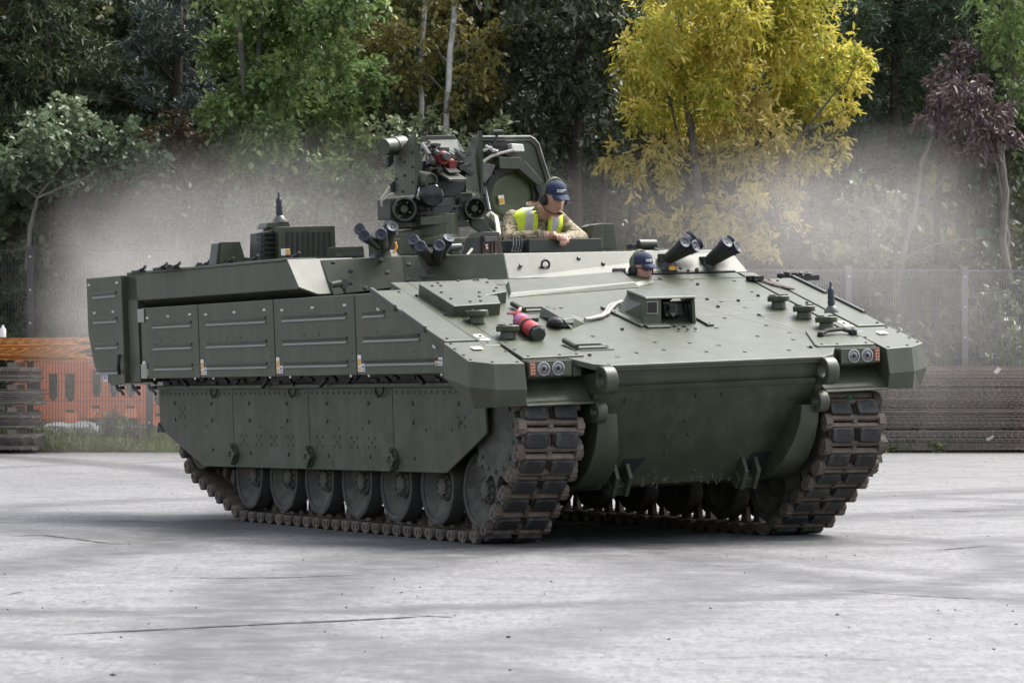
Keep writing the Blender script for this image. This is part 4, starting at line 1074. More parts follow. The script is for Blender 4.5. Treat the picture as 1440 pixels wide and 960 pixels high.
# ================================================================== PEOPLE
def camo(name):
    m, t, b = new_mat(name)
    tc = t.nodes.new('ShaderNodeTexCoord'); n = t.nodes.new('ShaderNodeTexNoise'); n.inputs['Scale'].default_value = 13; n.inputs['Detail'].default_value = 3; n.inputs['Distortion'].default_value = .6
    mp = t.nodes.new('ShaderNodeMapping'); mp.inputs['Scale'].default_value = (1, 1, 1.7); t.links.new(tc.outputs['Object'], mp.inputs[0]); t.links.new(mp.outputs[0], n.inputs['Vector'])
    r = t.nodes.new('ShaderNodeValToRGB'); r.color_ramp.interpolation = 'CONSTANT'; e = r.color_ramp.elements
    cols = [(0, (.10, .065, .04)), (.40, (.30, .245, .16)), (.50, (.15, .155, .085)), (.565, (.36, .31, .215)), (.64, (.11, .075, .045))]
    for i, (p, c) in enumerate(cols):
        q = e[i] if i < 2 else e.new(p)
    for i, (p, c) in enumerate(cols): e[i].position = p; e[i].color = (*c, 1)
    t.links.new(n.outputs['Fac'], r.inputs[0]); t.links.new(r.outputs[0], b.inputs['Base Color']); b.inputs['Roughness'].default_value = .85
    n3 = t.nodes.new('ShaderNodeTexNoise'); n3.inputs['Scale'].default_value = 22; n3.inputs['Detail'].default_value = 3; t.links.new(tc.outputs['Object'], n3.inputs['Vector'])
    bp = t.nodes.new('ShaderNodeBump'); bp.inputs['Strength'].default_value = .9; bp.inputs['Distance'].default_value = .02; t.links.new(n3.outputs['Fac'], bp.inputs['Height']); t.links.new(bp.outputs[0], b.inputs['Normal'])
    return m
M['camo'] = camo('camouflage_cloth')
M['skin'] = mat('skin', (.46, .255, .185), .5, var=.14, scale=14, col2=(.50, .21, .16), c2lo=.5, c2hi=.75, c2scale=9)
M['navy'] = mat('navy_cap_cloth', (.018, .028, .065), .85, var=.2, scale=40, bump=.2, bscale=200)
M['lime'] = M['lime']
M['vest'] = mat('yellow_vest_cloth', (.62, .75, .045), .7, var=.12, scale=10, bump=.5, bscale=18)
M['vest_tape'] = mat('grey_reflective_tape', (.42, .42, .42), .4, var=.12, scale=20)
M['olive_band'] = mat('olive_headband', (.10, .12, .06), .7, var=.15)
M['eye'] = mat('eye_dark', (.03, .02, .015), .3)
M['lip'] = mat('lip', (.36, .14, .11), .5)
M['hair'] = mat('short_brown_hair', (.06, .04, .025), .8, var=.3, scale=60)
M['glasses'] = mat('sunglass_lens', (.035, .012, .010), .15)
def head_rings(c, yaw, pitch, s):
    """a face modelled as rings from chin to crown; returns rings and the head frame"""
    Rm = (Matrix.Translation(c) @ Matrix.Rotation(yaw, 4, 'Z') @ Matrix.Rotation(pitch, 4, 'Y') @ Matrix.Scale(s, 4))
    prof = [(-.125, .030, .022, .045), (-.118, .050, .034, .034), (-.10, .066, .048, .018), (-.075, .080, .059, .006), (-.05, .087, .066, .0), (-.02, .092, .071, -.002), (.01, .095, .074, -.003), (.04, .097, .076, -.004), (.07, .093, .074, -.006), (.095, .078, .064, -.008), (.115, .052, .043, -.008), (.125, .02, .016, -.008)]
    zs = np.linspace(-.125, .125, 34); out = []
    pz = [p[0] for p in prof]
    for z in zs:
        d = np.interp(z, pz, [p[1] for p in prof]); w_ = np.interp(z, pz, [p[2] for p in prof]); o = np.interp(z, pz, [p[3] for p in prof])
        ring = []
        for k in range(36):
            t = 2 * math.pi * k / 36; x = math.cos(t) * d + o; y = math.sin(t) * w_
            if math.cos(t) > 0:
                f = math.exp(-(y / .013) ** 2)
                nose = max(0, 1 - abs(z + .035) / .042) if z < -.035 + .0 else max(0, 1 - (z + .035) / .055)
                nose = nose if -.062 < z < .02 else 0
                x += .030 * f * nose
                ey = math.exp(-((abs(y) - .032) / .016) ** 2) * math.exp(-((z - .012) / .014) ** 2); x -= .014 * ey
                x += .007 * math.exp(-((z - .034) / .009) ** 2) * math.exp(-(y / .05) ** 2)       # brow
                x -= .006 * math.exp(-((z + .070) / .006) ** 2) * math.exp(-(y / .028) ** 2)      # below the nose
                x += .005 * math.exp(-((z + .080) / .007) ** 2) * math.exp(-(y / .022) ** 2)      # lips
                x -= .007 * math.exp(-((z + .094) / .006) ** 2) * math.exp(-(y / .03) ** 2)
                x += .005 * math.exp(-((abs(y) - .045) / .015) ** 2) * math.exp(-((z + .022) / .018) ** 2)   # cheek
            ring.append(Rm @ Vector((x, y, z)))
        out.append(ring)
    return out, Rm
def person(name, label, mtx, head_c, yaw, pitch, build_body):
    root = empty(name, H2W @ (mtx @ V((0, 0, 0))), YAW - math.pi / 2, label=label, cat='person')
    bpy.context.view_layer.update()
    W = root.matrix_world.inverted() @ H2W @ mtx
    mb = MB(); skin_test = build_body(mb)
    rr, Rm = head_rings(head_c, yaw, pitch, 1.0)
    mb.rings(rr)
    me = mb.mesh('body', M['camo'])
    o = bpy.data.objects.new('body', me); COL.objects.link(o)
    rm = o.modifiers.new('r', 'REMESH'); rm.mode = 'VOXEL'; rm.voxel_size = .0055
    sm_ = o.modifiers.new('s', 'SMOOTH'); sm_.iterations = 3; sm_.factor = .5
    dg = bpy.context.evaluated_depsgraph_get(); me2 = bpy.data.meshes.new_from_object(o.evaluated_get(dg))
    bpy.data.objects.remove(o); me2.name = 'body'; me2.materials.clear()
    for m in (M['camo'], M['skin']): me2.materials.append(m)
    for p in me2.polygons:
        p.use_smooth = True; p.material_index = 1 if skin_test(p.center) else 0
    me2.transform(W)
    link('body', me2, root)
    # cap, headset, face details, all in the head frame
    hd = W @ Rm
    def HP(mb, nm, m, bev=0, sm=40, parent=None): return mb.build(nm, m, parent or root, hd, bev, sm)
    mb = MB(); rg = []
    for z, k in ((.040, 1.06), (.065, 1.08), (.09, 1.03), (.112, .88), (.128, .62), (.135, .3), (.137, .02)):
        rg.append([V((math.cos(t) * .098 * k - .006, math.sin(t) * .079 * k, z + .008 * math.cos(t))) for t in [2 * math.pi * j / 28 for j in range(28)]])
    mb.rings(rg); cp = HP(mb, 'cap', M['navy'], 0, 60)
    mb = MB(); a_, b_ = [], []
    n = 15
    for j in range(n):
        y = -.068 + .136 * j / (n - 1); q = 1 - (y / .075) ** 2
        a_.append(V((.055 + .045 * math.sqrt(max(0, q)), y, .052 - .20 * y * y * 8))); b_.append(V((.085 + .085 * max(0, q) ** .5, y * .95, .028 - .24 * y * y * 8)))
    vs = a_ + b_ + [q + V((0, 0, -.006)) for q in a_ + b_]
    fs = [(i, i + 1, n + i + 1, n + i) for i in range(n - 1)] + [(2 * n + i, 3 * n + i, 3 * n + i + 1, 2 * n + i + 1) for i in range(n - 1)] + [(n + i, n + i + 1, 3 * n + i + 1, 3 * n + i) for i in range(n - 1)] + [(0, n, 3 * n, 2 * n), (n - 1, 3 * n - 1, 4 * n - 1, 2 * n - 1)]
    mb.add(vs, fs); HP(mb, 'cap_brim', M['navy'], 0, 60, cp)
    mb = MB(); rn = random.Random(2)
    for row, (z, k) in enumerate(((.085, 8), (.073, 6))):
        y = -.036
        for j in range(k):
            wd = rn.uniform(.006, .0085)
            t = math.asin(max(-1, min(1, (y + wd / 2) / .083))); xr = math.cos(t) * .1035 - .004
            mb.box((xr, y + wd / 2, z), (.004, wd, .0085), Matrix.Rotation(t, 3, 'Z')); y += wd + .0022
    HP(mb, 'cap_lettering', M['white'], 0, 0, cp)
    hs = MB(); arc = [V((-.012 - .012 * math.sin(a), .092 * math.cos(a), .0 + .150 * math.sin(a))) for a in [math.pi * j / 18 for j in range(19)]]
    for off in (-.012, 0, .012):
        hs.tube([q + V((off, 0, 0)) for q in arc], .009, 6)
    hb = HP(hs, 'headset', M['olive_band'])
    for s_ in (-1, 1):
        mb = MB(); mb.lathe((-.008, s_ * .066, -.012), (0, s_, 0), [(0, .036), (.012, .043), (.03, .042), (.042, .030), (.044, 0)], 16, cap=False); HP(mb, 'ear_cup', M['black'], 0, 40, hb)
    mb = MB(); mb.tube([V((.005, -.105, -.03)), V((.05, -.098, -.07)), V((.10, -.055, -.092)), V((.118, -.012, -.09))], .0045, 6); HP(mb, 'microphone_boom', M['black'], 0, 40, hb)
    mb = MB(); mb.ico((.118, -.004, -.086), (.012, .024, .014), 2); HP(mb, 'microphone', M['black'], 0, 60, hb)
    mb = MB()
    for s_ in (-1, 1): mb.ico((.079, s_ * .032, .010), (.010, .013, .0055), 2)
    HP(mb, 'eyes', M['eye'], 0, 60)
    mb = MB()
    for s_ in (-1, 1): mb.box((.094, s_ * .034, .028), (.008, .034, .006), Matrix.Rotation(-s_ * .35, 3, 'Z'))
    HP(mb, 'eyebrows', M['hair'], 0, 0)
    mb = MB(); mb.ico((.0885, 0, -.080), (.006, .022, .0055), 2); HP(mb, 'mouth', M['lip'], 0, 60)
    mb = MB(); rg = []
    for z, k in ((-.04, 1.0), (.0, 1.03), (.05, 1.04)):
        rg.append([V((math.cos(t) * .096 * k - .008, math.sin(t) * .0755 * k, z)) for t in [math.pi * .58 + math.pi * .84 * j / 16 for j in range(17)]])
    vs = sum(rg, []); mb.add(vs, [(i * 17 + j, i * 17 + j + 1, (i + 1) * 17 + j + 1, (i + 1) * 17 + j) for i in range(2) for j in range(16)]); HP(mb, 'hair', M['hair'], 0, 60)
    return root, W, hd, HP
def finger(mb, pts, r):
    mb.tube(pts, [r, r * .98, r * .9, r * .62], 8)
# commander leaning on the parapet
hh = H(786, 337, x=-1.80)
S = 1.13
CM = Matrix.Translation(hh - V((.40, .0, .175)) * S) @ Matrix.Scale(S, 4)
HC = V((.265, .045, .485))
def commander_body(mb):
    sp = [V((-.10, 0, -.25)), V((-.09, 0, -.05)), V((-.05, 0, .15)), V((.0, 0, .29)), V((.04, 0, .385)), V((.065, 0, .425))]
    rg = []
    for p, (a, b_) in zip(sp, ((.115, .17), (.12, .175), (.13, .185), (.135, .20), (.105, .17), (.06, .07))):
        rg.append([p + V((a * math.cos(t), b_ * math.copysign(abs(math.sin(t)) ** .85, math.sin(t)), 0)) for t in [2 * math.pi * k / 24 for k in range(24)]])
    mb.rings(rg)
    mb.tube([V((.05, 0, .33)), V((.13, .018, .38)), V((.215, .035, .44))], [.074, .064, .058], 12)
    for s_ in (-1, 1):
        sh = V((.02, s_ * .185, .350)); el = V((.16, s_ * (.30 if s_ < 0 else .32), .185)); wr = V((.365, s_ * .065, .185 + (.02 if s_ < 0 else 0)))
        mb.ico(sh, (.075, .07, .07), 2)
        mb.tube([sh, sh.lerp(el, .5) + V((-.01, s_ * .01, -.01)), el], [.068, .060, .055], 12); mb.ico(el, .057, 2)
        mb.tube([el, el.lerp(wr, .35) + V((0, 0, .01)), wr], [.056, .052, .040], 12)
        rn = random.Random(4 + s_)
        for k in range(4):     # sleeve folds
            q = el.lerp(wr, .15 + .2 * k); mb.ico(q + V((0, 0, .012)), (.022, .045, .05), 2)
            q = sh.lerp(el, .2 + .2 * k); mb.ico(q, (.062, .050, .024), 2)
        # hand
        pc = V((.405, s_ * .03, .178 + (.028 if s_ < 0 else 0)))
        mb.tube([wr, pc], [.030, .036], 10); mb.ico(pc, (.042, .040, .018), 2)
        side = V((.35, -s_ * .94, 0)).normalized()
        for k in range(4):
            base = pc + V((.028 - .016 * k, -s_ * .018 + s_ * .004 * k, .004)) + V((.012, -s_ * (.006 * k), 0))
            ln_ = (.074, .082, .077, .060)[k]
            base = pc + V((.030, -s_ * (.030 - .020 * k), .0))
            d1 = V((.75, -s_ * .45, -.15)).normalized(); d2 = V((.35, -s_ * .3, -.9)).normalized(); d3 = V((-.15, -s_ * .15, -1)).normalized()
            p1 = base + d1 * ln_ * .38; p2 = p1 + d2 * ln_ * .36; p3 = p2 + d3 * ln_ * .30
            finger(mb, [base, p1, p2, p3], .0105)
        tb = pc + V((-.012, -s_ * .030, .004)); finger(mb, [tb, tb + V((.02, -s_ * .022, .006)), tb + V((.042, -s_ * .030, -.002)), tb + V((.062, -s_ * .034, -.012))], .0115)
    def skin(c): return (c.x > .378 and c.z < .30) or c.z > .425 or (c.z > .34 and c.x > .165)
    return skin
croot, W, hd, HP = person('person', 'person in yellow vest over camouflage with navy cap and headset leaning from the open hatch', CM, HC, R(2), R(16), commander_body)
# hi-vis vest as a shell around the torso
mb = MB(); rg = []; zs = np.linspace(-.25, .43, 26)
tz = [-.25, -.05, .15, .29, .37, .43]; ta = [.115, .12, .13, .14, .125, .085]; tb_ = [.17, .175, .195, .225, .215, .095]; tx = [-.10, -.09, -.05, 0, .03, .065]
N = 44
for z in zs:
    a_, b_, x_ = np.interp(z, tz, ta) + .018, np.interp(z, tz, tb_) + .016, np.interp(z, tz, tx)
    for k in range(N):
        t_ = 2 * math.pi * k / N; wv = .005 * math.sin(t_ * 7 + z * 30)
        mb.v.append(V((x_ + (a_ + wv) * math.cos(t_), (b_ + wv) * math.copysign(abs(math.sin(t_)) ** .85, math.sin(t_)), z)))
for i in range(len(zs) - 1):
    for k in range(N):
        idx = [i * N + k, i * N + (k + 1) % N, (i + 1) * N + (k + 1) % N, (i + 1) * N + k]
        c = sum((Vector(mb.v[q]) for q in idx), Vector()) / 4
        if c.x > np.interp(c.z, tz, tx) and abs(c.y) < .012 + max(0, c.z - .12) * .19: continue
        if abs(c.y) > .205 and .16 < c.z < .345: continue
        if c.z > .40 and abs(c.y) < .085 and c.x > .02: continue
        mb.f.append(idx); mb.m.append(1 if (.085 < abs(c.y) < .140 and c.z > .05) or .02 < c.z < .085 else 0)
me = mb.mesh('vest', [M['vest'], M['vest_tape']], W)
for p in me.polygons: p.use_smooth = True
vo = link('vest', me, croot); so_ = vo.modifiers.new('s', 'SOLIDIFY'); so_.thickness = .008
mb = MB(); mb.rings([[V((.075 + .08 * math.cos(t), .085 * math.sin(t), .405 + z_ - .03 * math.cos(t))) for t in [2 * math.pi * k / 20 for k in range(20)]] for z_ in (0, .03, .045)], cap=False); mb.build('collar', M['camo'], croot, W, 0, 60)
# driver: head and shoulders in the front opening
S2 = 1.02
dc_ = H(902, 379, x=-.56)
DM = Matrix.Translation(dc_) @ Matrix.Scale(S2, 4)
def driver_body(mb):
    mb.tube([V((-.02, 0, -.09)), V((-.04, 0, -.2))], [.055, .06], 12)
    mb.rings([[V((-.05 + a * math.cos(t), b_ * math.sin(t), z)) for t in [2 * math.pi * k / 20 for k in range(20)]] for z, a, b_ in ((-.17, .07, .08), (-.22, .10, .17), (-.30, .11, .19), (-.45, .11, .17))])
    return lambda c: c.z > -.17
droot, W2, hd2, HP2 = person('person', 'person with navy cap, headset and dark glasses peering out of the low front opening', DM, V((0, 0, 0)), R(12), R(6), driver_body)
mb = MB()
for s_ in (-1, 1): mb.prism([(.090 - .012 * (i == 1 or i == 2), s_ * y, z) for i, (y, z) in enumerate(((.008, .024), (.056, .024), (.054, .0), (.012, -.004)))], (.006, 0, 0))
mb.tube([V((.094, -.012, .016)), V((.094, .012, .016))], .004, 5)
mb.tube([V((.078, -.056, .018)), V((.0, -.079, .015))], .004, 5)
HP2(mb, 'sunglasses', M['glasses'], 0, 0)
# folded clips beside the driver
mb = MB()
for k in range(5):
    u = 862 + k * 3.6; mb.tube([H(u, 386, x=-.56), H(u, 378, x=-.56), H(u + 2, 377, x=-.56), H(u + 2.5, 385, x=-.56)], .008, 5)
mb.box(H(872, 385, x=-.57), (.03, .10, .02))
P(mb, 'opening_clip', M['metal'], bevel=0)
# ================================================================== GROUND
def nd(t, typ, **k):
    n = t.nodes.new(typ)
    for a, b in k.items(): setattr(n, a, b)
    return n
def mth(t, op, a, b=None, c=None, clamp=False):
    n = t.nodes.new('ShaderNodeMath'); n.operation = op; n.use_clamp = clamp
    for i, q in enumerate((a, b, c)):
        if q is None: continue
        if isinstance(q, (int, float)): n.inputs[i].default_value = q
        else: t.links.new(q, n.inputs[i])
    return n.outputs[0]
def noise(t, vec, scale, detail=5, rough=.6, mapping=None):
    if mapping:
        m = t.nodes.new('ShaderNodeMapping'); m.inputs['Scale'].default_value = mapping; t.links.new(vec, m.inputs[0]); vec = m.outputs[0]
    n = t.nodes.new('ShaderNodeTexNoise'); n.inputs['Scale'].default_value = scale; n.inputs['Detail'].default_value = detail; n.inputs['Roughness'].default_value = rough
    t.links.new(vec, n.inputs['Vector']); return n.outputs['Fac']
def rng(t, x, a, b, c=0, d=1, smooth=False):
    n = t.nodes.new('ShaderNodeMapRange'); n.clamp = True
    if smooth: n.interpolation_type = 'SMOOTHSTEP'
    for i, q in enumerate((a, b, c, d)): n.inputs[i + 1].default_value = q
    t.links.new(x, n.inputs[0]); return n.outputs[0]
def mixc(t, f, a, b):
    n = t.nodes.new('ShaderNodeMix'); n.data_type = 'RGBA'
    if isinstance(f, (int, float)): n.inputs[0].default_value = f
    else: t.links.new(f, n.inputs[0])
    for i, q in ((6, a), (7, b)):
        if isinstance(q, tuple): n.inputs[i].default_value = (*q, 1) if len(q) == 3 else q
        else: t.links.new(q, n.inputs[i])
    return n.outputs[2]
m, t, b = new_mat('worn_tarmac')
tc = nd(t, 'ShaderNodeTexCoord'); vec = tc.outputs['Object']
big = noise(t, vec, .25, 6, .62); mid = noise(t, vec, 1.6, 8, .72); patch = noise(t, vec, 5.5, 7, .7); fine = noise(t, vec, 30, 5, .8); grit = noise(t, vec, 75, 3, .7)
c = mixc(t, rng(t, mid, .36, .62), (.112, .112, .114), (.188, .187, .185))
c = mixc(t, rng(t, patch, .50, .66, 0, .5), c, (.11, .11, .112))
c = mixc(t, rng(t, big, .44, .64, 0, .5), c, (.225, .224, .222))
c = mixc(t, rng(t, fine, .36, .56, .60, 0), c, (.085, .085, .088))
c = mixc(t, rng(t, grit, .57, .68, 0, .7), c, (.46, .46, .455))
c = mixc(t, rng(t, grit, .33, .43, .75, 0), c, (.05, .05, .052))
fleck = noise(t, vec, 1.0, 3, .6, (24, 6.5, 1)); fleck2 = noise(t, vec, 1.0, 3, .65, (9, 2.6, 1))
c = mixc(t, rng(t, fleck, .33, .46, .75, 0), c, (.07, .07, .072))
c = mixc(t, rng(t, fleck, .56, .72, 0, .35), c, (.34, .34, .335))
c = mixc(t, rng(t, fleck2, .36, .48, .6, 0), c, (.085, .085, .087))
sep = nd(t, 'ShaderNodeSeparateXYZ'); t.links.new(vec, sep.inputs[0])
wob = noise(t, vec, .8, 3, .5)
marks = None
rubn = noise(t, vec, 3.0, 6, .7)
def gz(u, v):
    Y = EYE * 5006.5 / (v - HOR); return Vector(((u - 720) / 5006.5 * Y, Y, 0))
def circ3(p, q, r):
    ax, ay, bx, by, cx, cy = p.x, p.y, q.x, q.y, r.x, r.y
    d = 2 * (ax * (by - cy) + bx * (cy - ay) + cx * (ay - by))
    ux = ((ax * ax + ay * ay) * (by - cy) + (bx * bx + by * by) * (cy - ay) + (cx * cx + cy * cy) * (ay - by)) / d
    uy = ((ax * ax + ay * ay) * (cx - bx) + (bx * bx + by * by) * (ax - cx) + (cx * cx + cy * cy) * (bx - ax)) / d
    return ux, uy, math.hypot(ax - ux, ay - uy)
arcs = []
for pts, wd, st in ((((930, 775), (1150, 812), (1440, 842)), .42, .62), (((980, 768), (1200, 795), (1440, 815)), .30, .35), (((720, 770), (480, 812), (345, 860)), .55, .62), (((345, 835), (420, 890), (700, 950)), .40, .45), (((0, 800), (180, 770), (330, 735)), .55, .6), (((0, 905), (300, 930), (640, 955)), .22, .4), (((1300, 760), (1400, 772), (1440, 800)), .35, .55), (((0, 715), (160, 705), (300, 700)), .5, .4), (((760, 770), (900, 790), (960, 850)), .5, .4)):
    arcs.append(circ3(*[gz(*q) for q in pts]) + (wd, st))
for cx, cy, rad, wd, st in arcs:
    dx = mth(t, 'SUBTRACT', sep.outputs[0], cx); dy = mth(t, 'SUBTRACT', sep.outputs[1], cy)
    ds = mth(t, 'SQRT', mth(t, 'ADD', mth(t, 'MULTIPLY', dx, dx), mth(t, 'MULTIPLY', dy, dy)))
    ds = mth(t, 'ADD', ds, mth(t, 'MULTIPLY', wob, .7))
    e = mth(t, 'ABSOLUTE', mth(t, 'SUBTRACT', ds, rad + .35))
    k = rng(t, e, wd * .3, wd * 1.3, min(1, st * 1.9), 0, True)
    marks = k if marks is None else mth(t, 'MAXIMUM', marks, k)
marks = mth(t, 'MULTIPLY', marks, rng(t, rubn, .32, .58, .25, 1))
c = mixc(t, marks, c, (.05, .05, .052))
t.links.new(c, b.inputs['Base Color'])
b.inputs['Roughness'].default_value = .62
t.links.new(rng(t, mid, .3, .7, .72, .52), b.inputs['Roughness'])
bp = nd(t, 'ShaderNodeBump'); bp.inputs['Strength'].default_value = .6; bp.inputs['Distance'].default_value = .012
hh = mth(t, 'ADD', mth(t, 'MULTIPLY', fine, .7), mth(t, 'MULTIPLY', mid, 1.5)); t.links.new(hh, bp.inputs['Height']); t.links.new(bp.outputs[0], b.inputs['Normal'])
mb = MB(); mb.add([(-300, -60, 0), (300, -60, 0), (300, 55.9, 0), (-300, 55.9, 0)], [(0, 1, 2, 3)])
yard = tag(mb.build('tarmac_yard', m), kind='structure')
# cracks: thin dark strips with ragged edges laid on the tarmac
M['crack'] = mat('crack_dark', (.045, .045, .045), .95, var=.3, scale=30)
rnd = random.Random(21)
def crack(pts, wd):
    mb = MB(); L = []
    for a, b_ in zip(pts, pts[1:]):
        a, b_ = gz(*a), gz(*b_); n = max(3, int((b_ - a).length / .06))
        for i in range(n): L.append(a.lerp(b_, i / n))
    off = 0; A = []; B = []
    for i, p in enumerate(L):
        off += rnd.uniform(-.015, .015); off *= .94
        w_ = wd * rnd.uniform(.3, 1.2) * (1 if 3 < i < len(L) - 4 else .3)
        A.append(Vector((p.x, p.y + off + w_, .004))); B.append(Vector((p.x, p.y + off - w_, .004)))
    n = len(L)
    mb.add(A + B, [(i, i + 1, n + i + 1, n + i) for i in range(n - 1)])
    mb.build('crack', M['crack'], yard)
for pts, wd in ((((560, 862), (610, 866), (655, 869)), .04), (((72, 893), (240, 884), (480, 873), (600, 866), (655, 868)), .045), (((0, 755), (60, 752), (170, 766)), .045), (((230, 812), (400, 812), (560, 805)), .025), (((0, 838), (50, 828)), .05), (((1250, 716), (1340, 719), (1440, 715)), .03), (((1290, 776), (1380, 768), (1440, 770)), .028), (((1160, 828), (1300, 838), (1440, 846)), .02), (((880, 930), (1100, 922), (1330, 931)), .007), (((0, 713), (140, 708)), .02), (((40, 668), (160, 663)), .03)):
    crack(pts, wd)
# loose stones on the tarmac
mb = MB()
for k in range(260):
    Y = rnd.uniform(14, 54); X = rnd.uniform(-.15, .15) * Y; s_ = rnd.uniform(.003, .007) * (1.6 if rnd.random() < .04 else 1)
    mb.ico((X, Y, s_ * .5), (s_ * 1.3, s_, s_ * .7), 1)
tag(mb.build('loose_grit', mat('grit_stone', (.13, .13, .125), .9, var=.4, scale=3)), kind='stuff')
# verge and woodland floor
m_v = mat('verge_soil', (.10, .085, .06), .95, var=.4, scale=4, bump=.6, bscale=20, col2=(.07, .10, .035), c2lo=.42, c2hi=.6, c2scale=2)
def heightv(x, y):
    k = min(1, max(0, (y - 55.7) / 2.2)); l = .36 if x < -3 else (.36 * max(0, (1 - (x + 3) / 5)))
    return l * k * (.9 + .2 * math.sin(x * 2.1) * math.sin(y * 1.7))
mb = MB(); nx, ny = 90, 30
for j in range(ny):
    for i in range(nx):
        x = -40 + 80 * i / (nx - 1); y = 55.75 + (j / (ny - 1)) ** 2 * 64
        z = heightv(x, y) + (.01 if j else -.05) + max(0, y - 58) * .03 + rnd.uniform(0, .03)
        mb.v.append((x, y, z))
for j in range(ny - 1):
    for i in range(nx - 1):
        mb.f.append((j * nx + i, j * nx + i + 1, (j + 1) * nx + i + 1, (j + 1) * nx + i)); mb.m.append(0)
tag(mb.build('woodland_floor', m_v), kind='structure')

# ================================================================== FOLIAGE
def leaf_mat(name, cols, trans=.3, rough=.42, spec=.55, grey=.18):
    rough, spec = .42, .55
    cols = [tuple(min(.78, (q * (1 - grey) + sum(c) / 3 * grey) * 1.08) for q in c) for c in cols]
    m, t, b = new_mat(name)
    g = nd(t, 'ShaderNodeNewGeometry'); r = nd(t, 'ShaderNodeValToRGB')
    tc = nd(t, 'ShaderNodeTexCoord')
    n1 = noise(t, tc.outputs['Object'], .9, 3, .6)
    f = mth(t, 'ADD', mth(t, 'MULTIPLY', g.outputs['Random Per Island'], .55), mth(t, 'MULTIPLY', rng(t, n1, .35, .65), .45))
    els = r.color_ramp.elements
    for i, c in enumerate(cols):
        e = els[i] if i < 2 else els.new(i / (len(cols) - 1))
    for i, c in enumerate(cols):
        els[i].position = i / (len(cols) - 1)
    for i, c in enumerate(cols):
        els[i].color = (*c, 1)
    t.links.new(f, r.inputs[0]); t.links.new(r.outputs[0], b.inputs['Base Color'])
    b.inputs['Roughness'].default_value = rough; b.inputs['Specular IOR Level'].default_value = spec
    tr = nd(t, 'ShaderNodeBsdfTranslucent'); t.links.new(r.outputs[0], tr.inputs[0])
    mx = nd(t, 'ShaderNodeMixShader'); mx.inputs[0].default_value = trans
    t.links.new(b.outputs[0], mx.inputs[1]); t.links.new(tr.outputs[0], mx.inputs[2])
    t.links.new(mx.outputs[0], t.nodes['Material Output'].inputs['Surface'])
    return m
rs = np.random.default_rng(5)
def leaves_mesh(name, P_, D_, L_, W_, m, flat=.5):
    """one folded leaf per row: base P, direction D, length L, width W"""
    n = len(P_); D_ = D_ / np.linalg.norm(D_, axis=1, keepdims=True)
    rv = rs.normal(size=(n, 3)); rv[:, 2] += flat * 2
    S = np.cross(D_, rv); S /= np.linalg.norm(S, axis=1, keepdims=True) + 1e-9
    N = np.cross(S, D_)
    L_ = L_[:, None]; W_ = W_[:, None]
    v = np.empty((n, 6, 3))
    v[:, 0] = P_
    v[:, 1] = P_ + D_ * L_ * .35 + S * W_ * .5 + N * W_ * .12
    v[:, 2] = P_ + D_ * L_ * .75 + S * W_ * .38 + N * W_ * .08
    v[:, 3] = P_ + D_ * L_ - N * L_ * .10
    v[:, 4] = P_ + D_ * L_ * .75 - S * W_ * .38 + N * W_ * .08
    v[:, 5] = P_ + D_ * L_ * .35 - S * W_ * .5 + N * W_ * .12
    me = bpy.data.meshes.new(name)
    me.vertices.add(n * 6); me.vertices.foreach_set('co', v.reshape(-1).astype(np.float32))
    idx = np.arange(n)[:, None] * 6
    q = np.concatenate([idx + np.array([[0, 1, 2, 3]]), idx + np.array([[0, 3, 4, 5]])], 1).reshape(-1)
    me.loops.add(n * 8); me.loops.foreach_set('vertex_index', q.astype(np.int32))
    me.polygons.add(n * 2); me.polygons.foreach_set('loop_start', (np.arange(n * 2) * 4).astype(np.int32)); me.polygons.foreach_set('loop_total', np.full(n * 2, 4, np.int32))
    me.materials.append(m); me.update(calc_edges=True); me.validate()
    return me
def clump_leaves(clumps, dens, ln, wd, droop=0.0, twig=.55, per_twig=9, flat=.5):
    """leaves along twigs that radiate through each clump; clumps = (x,y,z,r)"""
    Ps, Ds = [], []
    for x, y, z, r in clumps:
        nt = max(4, int(dens * r * r / per_twig))
        c = rs.normal(size=(nt, 3)); c /= np.linalg.norm(c, axis=1, keepdims=True)
        start = np.array([x, y, z]) + c * r * (rs.random((nt, 1)) ** .5 * .75) * np.array([1, .8, .85])
        d = c + rs.normal(size=(nt, 3)) * .5 + np.array([0, -.15, .1 - droop])
        d /= np.linalg.norm(d, axis=1, keepdims=True)
        tl = r * twig * (.5 + rs.random((nt, 1)))
        k = np.linspace(0, 1, per_twig)[None, :, None]
        pts = start[:, None, :] + d[:, None, :] * tl[:, None, :] * k
        pts = pts + np.array([0, 0, -1.0]) * (k ** 2) * tl[:, None, :] * .35 + rs.normal(size=pts.shape) * ln * .25
        side = rs.normal(size=pts.shape) * .9
        dd = d[:, None, :] * .8 + side + np.array([0, 0, -droop])
        Ps.append(pts.reshape(-1, 3)); Ds.append(dd.reshape(-1, 3))
    P_ = np.concatenate(Ps); D_ = np.concatenate(Ds); n = len(P_)
    q = .45 + 1.1 * rs.random(n); L_ = ln * q; W_ = wd * q * (.8 + .4 * rs.random(n))
    return P_, D_, L_, W_
def bark(name, c, c2): return mat(name, c, .9, var=.35, scale=5, bump=.8, bscale=25, col2=c2, c2lo=.5, c2hi=.65, c2scale=4)
BK = dict(grey=bark('grey_bark', (.10, .09, .08), (.16, .15, .13)), dark=bark('dark_bark', (.045, .036, .03), (.08, .065, .05)), birch=bark('birch_bark', (.55, .53, .50), (.16, .14, .12)), pale=bark('pale_bark', (.13, .118, .10), (.20, .185, .155)))
